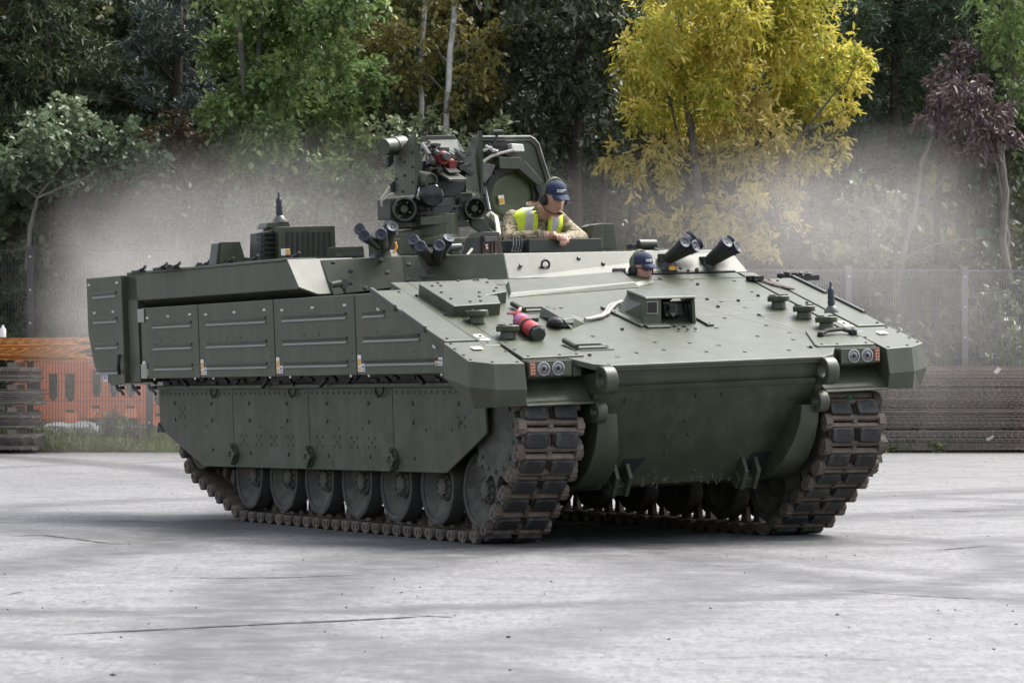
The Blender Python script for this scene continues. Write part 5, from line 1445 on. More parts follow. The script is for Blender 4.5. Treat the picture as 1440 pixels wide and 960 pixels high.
def px_clumps(L, Y, dy=1.0):
    s_ = Y / 5006.5; out = []
    for u, v, r in L:
        y = Y + rs.uniform(-dy, dy)
        out.append(((u - 720) / 5006.5 * y, y, EYE + (HOR - v) / 5006.5 * y, r * s_))
    return out
def pathpx(L, Y): return [V(((u - 720) / 5006.5 * Y, Y, EYE + (HOR - v) / 5006.5 * Y)) for u, v in L]
def tree(label, clumps, trunks, lm, bk, dens, ln, wd, droop=0, cat='tree', group=None, limbs=True, flat=.5, per=9, name='tree', twig=.55):
    base = trunks[0][0][0]
    root = empty(name, (base.x, base.y, base.z), 0, label=label, cat=cat, group=group)
    inv = Matrix.Translation(-base)
    mb = MB()
    for path, r0, r1 in trunks:
        n = len(path); fine_ = []
        for a, b_ in zip(path, path[1:]):
            for k in range(4): fine_.append(a.lerp(b_, k / 4) + V((rs.normal() * .005, rs.normal() * .005, 0)))
        fine_.append(path[-1])
        rad = [r0 + (r1 - r0) * i / (len(fine_) - 1) for i in range(len(fine_))]
        mb.tube(fine_, rad, 8)
    mb.build('trunk', BK[bk], root, inv, 0, 60)
    lb = 'grey' if bk in ('birch', 'pale') else bk
    if limbs:
        mb = MB(); allp = [p for path, _, _ in trunks for p in [a.lerp(b_, k / 5) for a, b_ in zip(path, path[1:]) for k in range(5)]]
        for x, y, z, r in clumps:
            c = V((x, y, z)); best = min(allp, key=lambda p: (p - c).length + max(0, p.z - z + .3) * 2)
            m1 = best.lerp(c, .5) + V((0, 0, -.08 + rs.normal() * .1)); r_ = .010 + .007 * (c - best).length
            mb.tube([best, m1, c, c + (c - m1) * .3], [r_, r_ * .75, r_ * .45, r_ * .15], 5, cap=False)
            for k in range(4):
                d = V(rs.normal(size=3)).normalized() * r * 1.1
                mb.tube([m1.lerp(c, .6), c + d * .4, c + d + V((0, 0, -.1 * droop))], [r_ * .4, r_ * .3, .004], 4, cap=False)
        mb.build('limbs', BK[lb], root, inv, 0, 0)
    P_, D_, L_, W_ = clump_leaves(clumps, dens, ln, wd, droop, flat=flat, per_twig=per, twig=twig)
    P_ = P_ - np.array(base)
    link('crown', leaves_mesh('crown', P_, D_, L_, W_, lm, flat), root)
    return root
LM = dict(
    maple=leaf_mat('maple_leaf', [(0.043, 0.090, 0.020), (0.109, 0.196, 0.041), (0.203, 0.304, 0.072), (0.348, 0.420, 0.116)], .45),
    yellow=leaf_mat('ash_leaf_yellow', [(.15, .22, .03), (.34, .37, .04), (.54, .48, .06), (.64, .52, .10), (.66, .57, .17)], .5, grey=.05),
    tan=leaf_mat('ash_leaf_tan', [(.24, .23, .05), (.42, .36, .08), (.58, .46, .13), (.54, .44, .11)], .48, grey=.08),
    olive=leaf_mat('olive_leaf', [(0.072, 0.084, 0.017), (0.160, 0.160, 0.029), (0.275, 0.239, 0.038), (0.392, 0.304, 0.051)], .4),
    dark=leaf_mat('dark_leaf', [(0.029, 0.043, 0.020), (0.058, 0.080, 0.035), (0.096, 0.123, 0.061), (0.145, 0.167, 0.102)], .25),
    pine=leaf_mat('pine_needle', [(0.032, 0.061, 0.032), (0.058, 0.104, 0.052), (0.090, 0.152, 0.075)], .2),
    spruce=leaf_mat('spruce_needle', [(0.038, 0.061, 0.020), (0.067, 0.102, 0.035), (0.123, 0.174, 0.058)], .2),
    blue=leaf_mat('blue_pine_needle', [(0.029, 0.055, 0.043), (0.051, 0.087, 0.067), (0.080, 0.123, 0.096)], .15),
    round=leaf_mat('grey_green_leaf', [(0.051, 0.087, 0.041), (0.109, 0.167, 0.075), (0.189, 0.261, 0.131), (0.290, 0.348, 0.203)], .3, .4, .5),
    purple=leaf_mat('purple_leaf', [(0.038, 0.020, 0.020), (0.080, 0.043, 0.046), (0.145, 0.087, 0.096), (0.217, 0.145, 0.160)], .25, .45, .4),
    shrub=leaf_mat('shrub_leaf', [(0.036, 0.055, 0.020), (0.072, 0.102, 0.035), (0.123, 0.145, 0.052), (0.174, 0.160, 0.058)], .3),
    light=leaf_mat('light_shrub_leaf', [(0.087, 0.123, 0.051), (0.160, 0.203, 0.087), (0.232, 0.275, 0.131)], .3),
    brown=leaf_mat('browning_leaf', [(0.051, 0.043, 0.017), (0.102, 0.080, 0.029), (0.160, 0.109, 0.043), (0.102, 0.116, 0.043)], .3),
    grass=leaf_mat('grass_blade', [(0.072, 0.109, 0.026), (0.145, 0.203, 0.043), (0.246, 0.275, 0.087), (0.362, 0.319, 0.145)], .3))
# the wood in front, tree by tree
YEL = [(950,40,60),(900,90,42),(960,100,58),(1000,60,55),(920,60,48),(1060,30,60),(1120,40,52),(1010,120,38),(1040,20,50),(1120,90,48),(1170,80,42),(1208,78,24),(1195,112,24),(1100,140,40),(1150,140,38),(1080,60,40),(1000,-40,70),(1080,-40,80),(1130,-60,80),(950,-30,50),(985,148,34),(900,158,30),(945,160,34),(1040,90,30),(1185,155,18),(905,120,36)]
TAN = [(1080,170,38),(1030,168,34),(1060,128,34),(870,222,28),(892,245,26),(930,212,32),(962,200,32),(1000,190,30),(1050,212,36),(1100,196,34),(1130,212,32),(1175,190,20),(1090,250,32),(1112,268,26),(1060,268,28),(1000,240,26),(940,250,24),(1150,222,22),(1010,302,34),(960,312,28),(1060,316,30),(1110,300,22),(1180,212,16),(1030,345,30),(1085,345,24),(920,300,22)]
Yy = 59.5
yt = tree('large yellow and gold autumn ash rising out of the dust', px_clumps(YEL, Yy, 1.2), [(pathpx([(1000, 400), (985, 300), (972, 180), (955, 60), (960, -60)], Yy), .085, .03), (pathpx([(1030, 395), (1040, 300), (1052, 200), (1075, 80), (1090, -60)], Yy + .3), .07, .03), (pathpx([(962, 390), (960, 300), (962, 230), (940, 130)], Yy + .2), .05, .02), (pathpx([(1035, 390), (1065, 300), (1120, 200), (1190, 110)], Yy - .2), .045, .012), (pathpx([(905, 380), (893, 280), (880, 220)], Yy), .03, .01)], LM['yellow'], 'grey', 3000, .12, .036, droop=.5, flat=.9, per=11, name='ash_tree')
P_, D_, L_, W_ = clump_leaves(px_clumps(TAN, Yy, 1.0), 1900, .12, .038, .5, flat=.9, per_twig=11)
link('lower_crown', leaves_mesh('lower_crown', P_ - np.array(yt.location), D_, L_, W_, LM['tan'], .3), yt)
MAP = [(340,60,46),(420,40,56),(470,90,40),(400,110,46),(300,70,28),(350,140,42),(430,160,46),(480,150,34),(380,190,42),(330,190,36),(300,150,28),(440,220,38),(500,200,36),(400,250,36),(350,240,32),(470,250,36),(520,110,34),(460,20,46),(380,10,46),(520,260,34),(430,290,32),(330,-40,60),(420,-50,70),(500,-10,50),(380,300,30),(480,300,30),(340,290,26)]
tree('bright green maple with two thin trunks left of the weapon station', px_clumps(MAP, 59, 1.0), [(pathpx([(372, 420), (352, 300), (345, 140), (332, 0), (328, -80)], 59), .06, .045), (pathpx([(350, 420), (354, 260), (358, 140), (366, 30), (372, -80)], 59.3), .055, .035), (pathpx([(425, 400), (428, 230), (440, 60)], 59.5), .05, .02)], LM['maple'], 'grey', 3000, .10, .062, droop=.3, flat=1.6, name='maple_tree')
RND = [(100,160,34),(60,190,40),(30,210,32),(130,190,36),(170,200,36),(212,222,26),(150,230,32),(60,240,30),(100,220,36),(20,250,26),(232,238,16),(75,265,18),(180,180,18),(105,148,16),(5,225,25),(195,250,20)]
tree('small tree with round grey green leaves on a thin stem', px_clumps(RND, 58.3, .8), [(pathpx([(38, 380), (42, 320), (52, 278), (85, 235), (105, 170)], 58.3), .04, .015), (pathpx([(52, 278), (120, 250), (190, 215)], 58.2), .025, .008)], LM['round'], 'pale', 2300, .09, .07, droop=.1, flat=1.4, name='small_tree')
PUR = [(1340,90,26),(1360,120,28),(1330,140,32),(1380,160,32),(1400,180,28),(1345,185,28),(1310,160,22),(1415,150,18),(1365,210,22),(1330,210,22),(1360,66,18),(1425,190,14),(1340,228,16),(1320,110,20),(1385,120,20)]
tree('purple leaved tree with a thin leaning pale stem', px_clumps(PUR, 58.6, .7), [(pathpx([(1262, 400), (1272, 350), (1288, 290), (1296, 230), (1312, 190), (1345, 140)], 58.6), .05, .02), (pathpx([(1274, 362), (1310, 345), (1345, 337), (1372, 338)], 58.5), .02, .006), (pathpx([(1288, 290), (1320, 262), (1375, 200)], 58.7), .018, .008)], LM['purple'], 'pale', 2300, .13, .038, droop=.7, flat=.7, per=11, name='small_tree')
RGT = [(1420,40,36),(1440,80,36),(1395,60,26),(1430,120,28),(1445,20,40),(1400,20,26),(1450,140,26),(1420,-30,60),(1460,-20,60)]
tree('green ash behind the purple tree with pale twisted stems', px_clumps(RGT, 60, .8), [(pathpx([(1420, 400), (1410, 340), (1414, 270), (1408, 215), (1425, 130), (1424, 0), (1430, -80)], 60), .07, .04), (pathpx([(1412, 400), (1418, 330), (1410, 290), (1400, 220)], 60.2), .04, .015)], LM['maple'], 'pale', 1900, .12, .045, droop=.5, flat=1, name='ash_tree')
PIN = [(1200,30,46),(1260,40,46),(1310,50,40),(1230,100,42),(1290,110,38),(1200,140,32),(1250,170,34),(1212,195,28),(1280,200,28),(1240,225,22),(1180,110,28),(1330,20,40),(1250,-40,80),(1320,-40,70),(1190,-30,60),(1180,190,24),(1165,240,22)]
tree('dark green pine standing between the yellow ash and the purple tree', px_clumps(PIN, 63, 1.2), [(pathpx([(1255, 430), (1258, 250), (1262, 60), (1265, -150)], 63), .14, .08)], LM['pine'], 'dark', 3600, .15, .022, droop=.0, flat=.1, per=13, name='pine_tree', twig=.35)
DRK = [(800,60,46),(850,40,42),(780,110,40),(830,120,46),(870,130,32),(800,170,38),(850,190,36),(760,200,32),(810,230,36),(850,260,32),(770,260,28),(840,300,32),(885,30,30),(740,30,36),(730,90,30),(740,150,26),(800,-40,70),(870,-40,70),(720,-40,60)]
tree('dark broad leaved tree between the birches and the yellow ash', px_clumps(DRK, 61.5, 1.2), [(pathpx([(815, 430), (808, 250), (815, 100), (820, -120)], 61.8), .12, .07), (pathpx([(842, 420), (850, 260), (862, 60), (868, -60)], 62), .06, .04)], LM['dark'], 'dark', 2300, .12, .055, droop=.4, flat=1.2, name='broadleaf_tree')
OLV = [(500,30,36),(560,40,36),(610,60,34),(650,40,28),(680,70,30),(580,100,30),(660,100,28),(520,70,28),(700,40,26),(640,140,22),(690,120,22),(545,-30,60),(640,-40,60),(560,80,26),(610,10,34)]
tree('birch with a white trunk and yellowing leaves, the thicker birch', px_clumps(OLV[2:7] + OLV[9:10] + [OLV[12]], 61, 1.0), [(pathpx([(622, 400), (626, 200), (632, 90), (640, 0), (646, -100)], 60.5), .055, .045)], LM['olive'], 'birch', 2000, .09, .055, droop=.6, flat=1, name='birch_tree')
tree('slender birch with pale trunk left of the thicker white birch', px_clumps(OLV[:2] + OLV[7:9] + OLV[10:12] + OLV[13:], 61.6, 1.0), [(pathpx([(598, 400), (594, 200), (591, 90), (598, 0), (600, -100)], 61.4), .05, .035)], LM['olive'], 'birch', 2000, .09, .055, droop=.6, flat=1, name='birch_tree')
def conifer(label, u, Y, z0, z1, zt, rad, lm, dens=1.0, droop=.35, face=None, dr=.0):
    x = (u - 720) / 5006.5 * Y; root = empty('spruce_tree' if droop > .2 else 'conifer_tree', (x, Y, 0), 0, label=label, cat='tree')
    mb = MB(); mb.tube([V((0, 0, 0)), V((.03, 0, zt * .5)), V((0, 0, zt))], [.16, .11, .02], 9); mb.build('trunk', BK['dark'], root, None, 0, 60)
    Ps, Ds = [], []; mbb = MB(); z = z0
    while z < min(z1, zt - .3):
        nb = 7; R_ = rad * (1 - z / zt) ** .7 * rs.uniform(.8, 1.15)
        for k in range(nb):
            a = 2 * math.pi * (k + rs.random()) / nb; d = V((math.cos(a), math.sin(a), 0)); L = R_ * rs.uniform(.65, 1.1)
            if d.y > .55: continue
            pts = [V((0, 0, z)) + d * (L * s_) + V((0, 0, -droop * L * (s_ ** 1.4) + .25 * L * max(0, s_ - .6))) for s_ in np.linspace(0, 1, 7)]
            mbb.tube(pts, [.03 * (1 - i / 7) + .004 for i in range(7)], 5, cap=False)
            side = V((-d.y, d.x, 0)); n = int(26 * L * dens)
            for j in range(n):
                s_ = .15 + .85 * rs.random(); q = s_ * 6; i = min(5, int(q)); p = pts[i].lerp(pts[i + 1], q - i)
                tw = (side * rs.choice([-1, 1]) + d * .7 + V((0, 0, -.25 - dr + rs.normal() * .25))).normalized(); tl = L * .32 * (1.15 - s_) + .10
                m_ = int(10 + tl * 34)
                for h in range(m_):
                    f_ = rs.random(); pp = p + tw * tl * f_ + V((0, 0, -.25 * tl * f_ * f_))
                    Ps.append(pp); Ds.append(tw * .8 + V(rs.normal(size=3)) * .55)
        z += .34
    mbb.build('limbs', BK['dark'], root)
    P_ = np.array([tuple(q) for q in Ps]); D_ = np.array([tuple(q) for q in Ds]); n = len(P_)
    link('crown', leaves_mesh('crown', P_, D_, .10 * (.6 + .8 * rs.random(n)), .022 * (.7 + .6 * rs.random(n)), lm, .2), root)
conifer('dark spruce with drooping sprays at the far left of the wood', 25, 61, 2.2, 9.0, 12, 3.9, LM['spruce'], 1.0, .30)
conifer('second dark spruce right of the drooping far left spruce', 168, 63, 2.6, 9.2, 11, 2.8, LM['spruce'], .9, .25)
BLU = [(215,20,34),(260,50,34),(250,100,36),(225,80,30),(285,120,26),(190,60,26),(240,-30,50),(290,-40,50),(270,150,24),(20,145,30),(0,120,30),(205,130,28)]
tree('blue green pine between the spruces and the bright maple', px_clumps(BLU, 60.5, .8), [(pathpx([(245, 430), (248, 200), (250, 0), (250, -120)], 61), .12, .06)], LM['blue'], 'dark', 3600, .13, .022, flat=.1, per=13, name='pine_tree', twig=.35)
BRN = [(220,195,32),(262,202,34),(290,232,28),(240,242,28),(200,262,26),(282,270,28),(320,262,26),(165,275,24),(255,170,24),(300,190,24),(230,290,26)]
tree('browning hazel bush under the pine, left of the maple', px_clumps(BRN, 59.6, .8), [(pathpx([(245, 430), (250, 330), (255, 230)], 59.8), .04, .012), (pathpx([(255, 430), (275, 320), (290, 240)], 59.8), .03, .01)], LM['brown'], 'grey', 1900, .09, .06, droop=.3, flat=1.4, cat='bush', name='hazel_bush')
SHB = [(560,190,34),(600,180,34),(640,205,32),(530,200,26),(570,240,34),(620,250,34),(680,215,28),(700,180,24),(540,280,34),(600,300,34),(660,270,30),(720,230,28),(740,280,30),(690,300,34)]
tree('light green shrubby saplings behind the weapon station', px_clumps(SHB, 58.8, .8), [(pathpx([(600, 430), (602, 300), (600, 190)], 58.9), .03, .01), (pathpx([(660, 430), (662, 320), (690, 200)], 58.9), .025, .008), (pathpx([(560, 430), (556, 300), (545, 215)], 58.9), .025, .008)], LM['light'], 'grey', 2000, .09, .055, droop=.2, flat=1.3, cat='bush', name='sapling_thicket')
DB = [(1215,262,30),(1245,285,30),(1190,290,26),(1225,320,32),(1265,315,24),(1200,350,34),(1250,355,30),(1170,340,30)]
tree('green bush in the dust under the pine, above the right fence', px_clumps(DB, 58.8, .6), [(pathpx([(1222, 430), (1222, 330), (1218, 255)], 58.9), .025, .008)], LM['light'], 'grey', 900, .10, .07, droop=.3, flat=.6, cat='bush', name='bush')
RB = [(1385,420,28),(1410,440,30),(1430,410,26),(1395,470,30),(1435,470,34),(1370,460,24),(1350,480,22),(1415,500,26)]
tree('leafy bush behind the right fence near the picture edge', px_clumps(RB, 58.8, .4), [(pathpx([(1400, 520), (1402, 470), (1405, 420)], 58.9), .02, .008)], LM['light'], 'grey', 900, .11, .075, droop=.2, flat=.7, cat='bush', name='bush')
LB = [(15,345,30),(50,360,30),(0,385,34),(80,395,28),(30,420,34),(95,440,26),(20,460,30),(130,370,26)]
tree('dark bush behind the left fence post', px_clumps(LB, 58.8, .4), [(pathpx([(35, 520), (38, 430), (45, 350)], 58.9), .025, .008)], LM['shrub'], 'grey', 800, .12, .07, droop=.3, flat=.6, cat='bush', name='bush')
# poles of the trunks inside the wood
for u, v0, Y, r, lab in ((660, 0, 63, .055, 'thin brown trunk just right of the white birch'), (757, 0, 64, .06, 'dark straight trunk inside the wood above the open hatch'), (905, 0, 65, .07, 'dark trunk half hidden left of the yellow ash'), (1412, 0, 64, .10, 'thick dark trunk at the right edge of the wood'), (480, 0, 64, .06, 'dark straight trunk behind the bright maple'), (118, 0, 65, .08, 'dark trunk behind the left spruces'), (722, 0, 66, .07, 'dark trunk deep in the wood right of the birches')):
    x = (u - 720) / 5006.5 * Y
    cl = [(x + rs.normal() * .8, Y + rs.normal() * .6, rs.uniform(8.0, 9.6), rs.uniform(.6, .9)) for k in range(5)]
    tree(lab, cl, [([V((x + .1, Y, .1)), V((x, Y, 4)), V((x + .05, Y, 9.5))], r * 1.3, r * .8)], LM['dark'], 'dark', 260, .3, .2, name='forest_tree')
# middle row: understorey trees that fill the gaps of the wood edge
mids = [(60, 60, 'spruce', 'pine_tree', 'mid green pine deep between the two left spruces'), (130, 62.5, 'shrub', 'broadleaf_tree', 'leafy green tree behind the grey green small tree'), (300, 62.8, 'dark', 'broadleaf_tree', 'dark leafy tree behind the left side of the bright maple'), (400, 63.2, 'maple', 'maple_tree', 'second green maple behind the bright one'), (520, 63, 'shrub', 'broadleaf_tree', 'green tree between the bright maple and the birches'), (585, 64, 'maple', 'broadleaf_tree', 'yellowish green tree behind the two birches'), (700, 63.4, 'shrub', 'broadleaf_tree', 'green tree above the open hatch'), (770, 64.2, 'dark', 'broadleaf_tree', 'dark tree right of the open hatch, deeper in the wood'), (880, 63.6, 'shrub', 'broadleaf_tree', 'green tree behind the left edge of the yellow ash'), (1000, 64, 'olive', 'broadleaf_tree', 'olive tree behind the yellow ash'), (1110, 63.5, 'shrub', 'broadleaf_tree', 'green tree behind the right half of the yellow ash'), (1190, 65, 'pine', 'pine_tree', 'pine behind the green bush in the dust'), (1310, 64.6, 'pine', 'pine_tree', 'pine right behind the purple tree'), (1375, 63.6, 'dark', 'broadleaf_tree', 'dark tree between the purple tree and the right edge'), (1440, 64.5, 'shrub', 'broadleaf_tree', 'green tree at the right edge behind the pale stems')]
for u, Y, k, nm, lab in mids:
    x = (u - 720) / 5006.5 * Y; cl = []
    for j in range(26):
        z = rs.uniform(.5, 8.4); a = rs.uniform(0, 6.28); q = rs.random() ** .5; r_ = 1.15 * (1 - .35 * z / 11)
        cl.append((x + r_ * q * math.cos(a), Y + r_ * q * math.sin(a) * .8, z, rs.uniform(.32, .62)))
    nl = k in ('pine', 'spruce')
    tree(lab, cl, [([V((x, Y, .2)), V((x + .15, Y, 5)), V((x, Y, 8.6))], .09, .03)], LM[k], 'dark', 1700 if nl else 800, .13, .024 if nl else .08, droop=.3, name=nm, limbs=False, flat=1.2, per=11 if nl else 9)
# second row: darker trees that close the wood
kinds = [('dark', 'dark'), ('olive', 'dark'), ('pine', 'dark'), ('shrub', 'dark'), ('spruce', 'dark')]
anch = [(-60, 'left edge of the wood'), (25, 'far left spruce'), (110, 'grey green small tree'), (200, 'second spruce'), (270, 'blue green pine'), (400, 'bright maple'), (520, 'slender birch'), (610, 'white birches'), (700, 'open hatch'), (810, 'dark broad leaved tree'), (930, 'yellow ash, left half'), (1050, 'yellow ash, middle'), (1150, 'yellow ash, right half'), (1255, 'dark pine'), (1340, 'purple tree'), (1430, 'pale twisted stems'), (1520, 'right edge of the wood')]
xx = -10.6; i = 0
while xx < 10.8:
    Y = 69 + rs.uniform(-1.5, 1.5); top = rs.uniform(9, 10.2); k = i % 5
    if -3 < xx < .5 and i % 2: k = 1
    cl = []
    for j in range(38):
        z = rs.uniform(.6, top); rr_ = 1.5 * (1 - .5 * z / top)
        a = rs.uniform(0, 6.28); q = rs.random() ** .5
        cl.append((xx + rr_ * q * math.cos(a), Y + rr_ * q * math.sin(a), z, rs.uniform(.42, .75)))
    tree('shadowed %s in the deep row behind the %s' % ('pine' if k == 2 else 'spruce' if k == 4 else 'olive broad leaved tree' if k == 1 else 'dark broad leaved tree' if k == 0 else 'shrubby green tree', min(anch, key=lambda q: abs(q[0] - 720 - xx / Y * 5006.5))[1]), cl, [([V((xx, Y, .2)), V((xx + .1, Y, 5)), V((xx, Y, top))], .13, .05)], LM[kinds[k][0]], 'dark', 260 if k not in (2, 4) else 900, .26 if k not in (2, 4) else .24, .17 if k not in (2, 4) else .05, droop=.3, group='shadowed %s trees of the second row' % kinds[k][0], limbs=False, name='forest_tree', flat=.5)
    xx += rs.uniform(1.35, 1.8); i += 1
n = 36000
P_ = np.stack([rs.uniform(-20, 20, n), rs.uniform(73, 79, n), rs.uniform(0, 10.8, n)], 1); D_ = rs.normal(size=(n, 3)); D_[:, 2] -= .4
link_o = link('far_wood', leaves_mesh('far_wood', P_, D_, .5 * (.6 + .8 * rs.random(n)), .35 * (.6 + .8 * rs.random(n)), LM['dark'], .4)); tag(link_o, kind='stuff')
# low undergrowth along the wood edge
cl = [(x, rs.uniform(59.6, 62), rs.uniform(.3, 2.2), rs.uniform(.3, .6)) for x in np.arange(-11, 11, .22)]
P_, D_, L_, W_ = clump_leaves(cl, 420, .14, .09, .2)
tag(link('undergrowth', leaves_mesh('undergrowth', P_, D_, L_, W_, LM['shrub'], .6)), kind='stuff')
# ================================================================== FENCES, STACKS, BARRIERS
M['fence'] = mat('fence_black_coating', (.028, .028, .030), .5, .2, var=.2)
M['fence_grey'] = mat('fence_grey_coating', (.16, .16, .165), .5, .2, var=.2)
M['clip'] = mat('galvanised_clip', (.55, .55, .53), .4, .5, var=.1)
def fence(label, p0, p1, posts, ztop, m, step, wire):
    p0 = V(p0); p1 = V(p1); d = (p1 - p0); L = d.length; d.normalize()
    ang = math.atan2(d.y, d.x)
    root = empty('mesh_fence', p0, ang, label=label, cat='fence')
    for x in posts:
        mb = MB(); mb.bounds((x - .055, -.05, -.3), (x + .055, .05, ztop + .05)); mb.bounds((x - .06, -.055, ztop + .05), (x + .06, .055, ztop + .065))
        pp = mb.build('fence_post', m, root, None, .008)
        mb = MB()
        for k in range(6): mb.box((x, -.056, .35 + k * (ztop - .45) / 5), (.028, .012, .028))
        mb.build('post_clip', M['clip'], pp)
    edges = [0] + list(posts) + [L]
    for a, b_ in zip(edges, edges[1:]):
        if b_ - a < .3: continue
        mb = MB(); x = a + .05
        while x < b_ - .04:
            mb.bounds((x - wire, -wire, 0), (x + wire, wire, ztop)); x += step
        z = .1
        while z < ztop:
            mb.bounds((a, wire, z - wire * .7), (b_, wire * 2.4, z + wire * .7)); z += .30
        mb.bounds((a, -wire * 2, ztop - .012), (b_, wire * 2, ztop + .012))
        tag(mb.build('wire_mesh', m, root), kind='stuff')
yl = 56.9
fence('dark welded mesh fence behind the rusty steel sheets and orange barriers', (-9.6, yl, .1), (1.2, yl + .2, .05), [1.9, 3.8, 5.7, 7.6, 9.5], 3.1, M['fence'], .05, .0045)
fence('grey welded mesh fence behind the long steel mesh stack', (1.4, 57.2, 0), (10.0, 57.9, 0), [.25, 2.15, 4.05, 5.95, 7.85], 2.90, M['fence_grey'], .040, .0062)
# reinforcing mesh sheets, bundle by bundle
M['rebar'] = mat('grey_rusty_rebar', (.30, .265, .235), .8, .2, var=.35, scale=2.5, col2=(.34, .25, .19), c2lo=.5, c2hi=.7, c2scale=1.5)
M['rust'] = mat('orange_rusty_rebar', (.50, .22, .05), .85, .1, var=.3, scale=3, col2=(.28, .11, .03), c2lo=.45, c2hi=.7, c2scale=2)
M['timber'] = mat('weathered_timber', (.13, .11, .09), .9, var=.3, scale=6)
def sheet_mesh(lx, ly, nx, ny, r, m, sag=0.0):
    mb = MB(); rn = random.Random(3)
    for j in range(ny):
        y = -ly / 2 + ly * j / (ny - 1)
        e0, e1 = rn.uniform(-.05, .02), rn.uniform(-.02, .05)
        mb.box(((e0 + e1) / 2, y, r), (lx + e1 - e0, r * 2, r * 2))
    for i in range(nx):
        x = -lx / 2 + .05 + (lx - .1) * i / (nx - 1)
        mb.box((x, 0, -r), (r * 2, ly + .06 + rn.uniform(-.04, .04), r * 2))
    return mb.mesh('wire_sheet', m)
def bundle(label, loc, me, n, pz, rot=0, jx=.03, group='bundles of steel mesh sheets', lx=None, tilt=0):
    root = empty('mesh_bundle', loc, rot, label=label, cat='steel bundle', group=group)
    for k in range(n):
        o = bpy.data.objects.new('wire_sheet', rnd.choice(me) if isinstance(me, list) else me); COL.objects.link(o); o.parent = root
        o.location = (rnd.uniform(-jx, jx), rnd.uniform(-.03, .03), .016 + k * pz); o.rotation_euler = (rnd.uniform(-.004, .004) + tilt * k, rnd.uniform(-.003, .003), rnd.uniform(-.006, .006))
    return root
def batten(loc, size):
    pass
M['rebar_dark'] = mat('dark_rebar', (.21, .18, .155), .8, .2, var=.35, scale=2.5)
M['rebar_rust'] = mat('brown_rebar', (.30, .235, .19), .85, .1, var=.35, scale=2.5)
sm = [sheet_mesh(2.75, 1.2, 27, 7, .006, M[q]) for q in ('rebar', 'rebar', 'rebar_dark', 'rebar_rust')]
where = ['left', 'middle', 'right']
lay = ['bottom', 'second lowest', 'second highest', 'top']
for c in range(3):
    for l in range(4):
        bundle('%s bundle of grey steel mesh in the %s pile of the long stack' % (lay[l].capitalize(), where[c]), (4.2 + c * 2.78 + rnd.uniform(-.05, .05), 56.35 + rnd.uniform(-.06, .06) - l * .02, .03 + l * .335), sm, 12, .0262, jx=.10)
        for q in (-.9, .9):
            if l: pass
# battens between layers (things: they could be lifted away)
k = 0
for c in range(3):
    for l in range(4):
        mb = MB(); mb.box((0, 0, 0), (.10, 1.25, .022)); o = mb.build('timber_batten', M['timber']); o.location = (4.2 + c * 2.78 - .9 + .35 * (l % 2), 56.35, .012 + l * .335)
        tag(o, 'flat batten under the %s bundle, %s pile of the long stack' % (lay[l], where[c]), 'batten', 'battens between the mesh bundles')
M['left_rebar'] = mat('darkest_rebar', (.10, .085, .075), .8, .2, var=.35, scale=2.5)  # darker steel colour for the left pile
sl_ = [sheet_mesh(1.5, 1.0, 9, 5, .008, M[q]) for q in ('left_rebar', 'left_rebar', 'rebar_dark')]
for l in range(4):
    bundle('%s bundle of the grey steel mesh pile at the left edge' % lay[l].capitalize(), (-8.08 - .05 * (l % 2), 55.5 + rnd.uniform(-.05, .05), .05 + l * .345), sl_, 8, .031, jx=.04)
    for q in (-.45, .35):
        mb = MB(); mb.box((0, 0, 0), (.14, 1.0, .075)); o = mb.build('timber_batten', M['timber']); o.location = (-8.08 + q, 55.52, .30 + l * .345 + .035)
        tag(o, 'thick batten on the %s bundle of the left edge pile, %s one' % (lay[l].lower(), 'left' if q < 0 else 'right'), 'batten', 'battens in the left pile')
sr = sheet_mesh(2.3, 1.1, 13, 4, .006, M['rust'])
b_ = bundle('orange rusty mesh sheets fanned loosely on top of the left pile', (-7.85, 55.6, 1.45), sr, 9, .036, jx=.22, group=None)
for o in b_.children: o.rotation_euler = (rnd.uniform(-.03, .07), rnd.uniform(-.022, .035), rnd.uniform(-.07, .07))
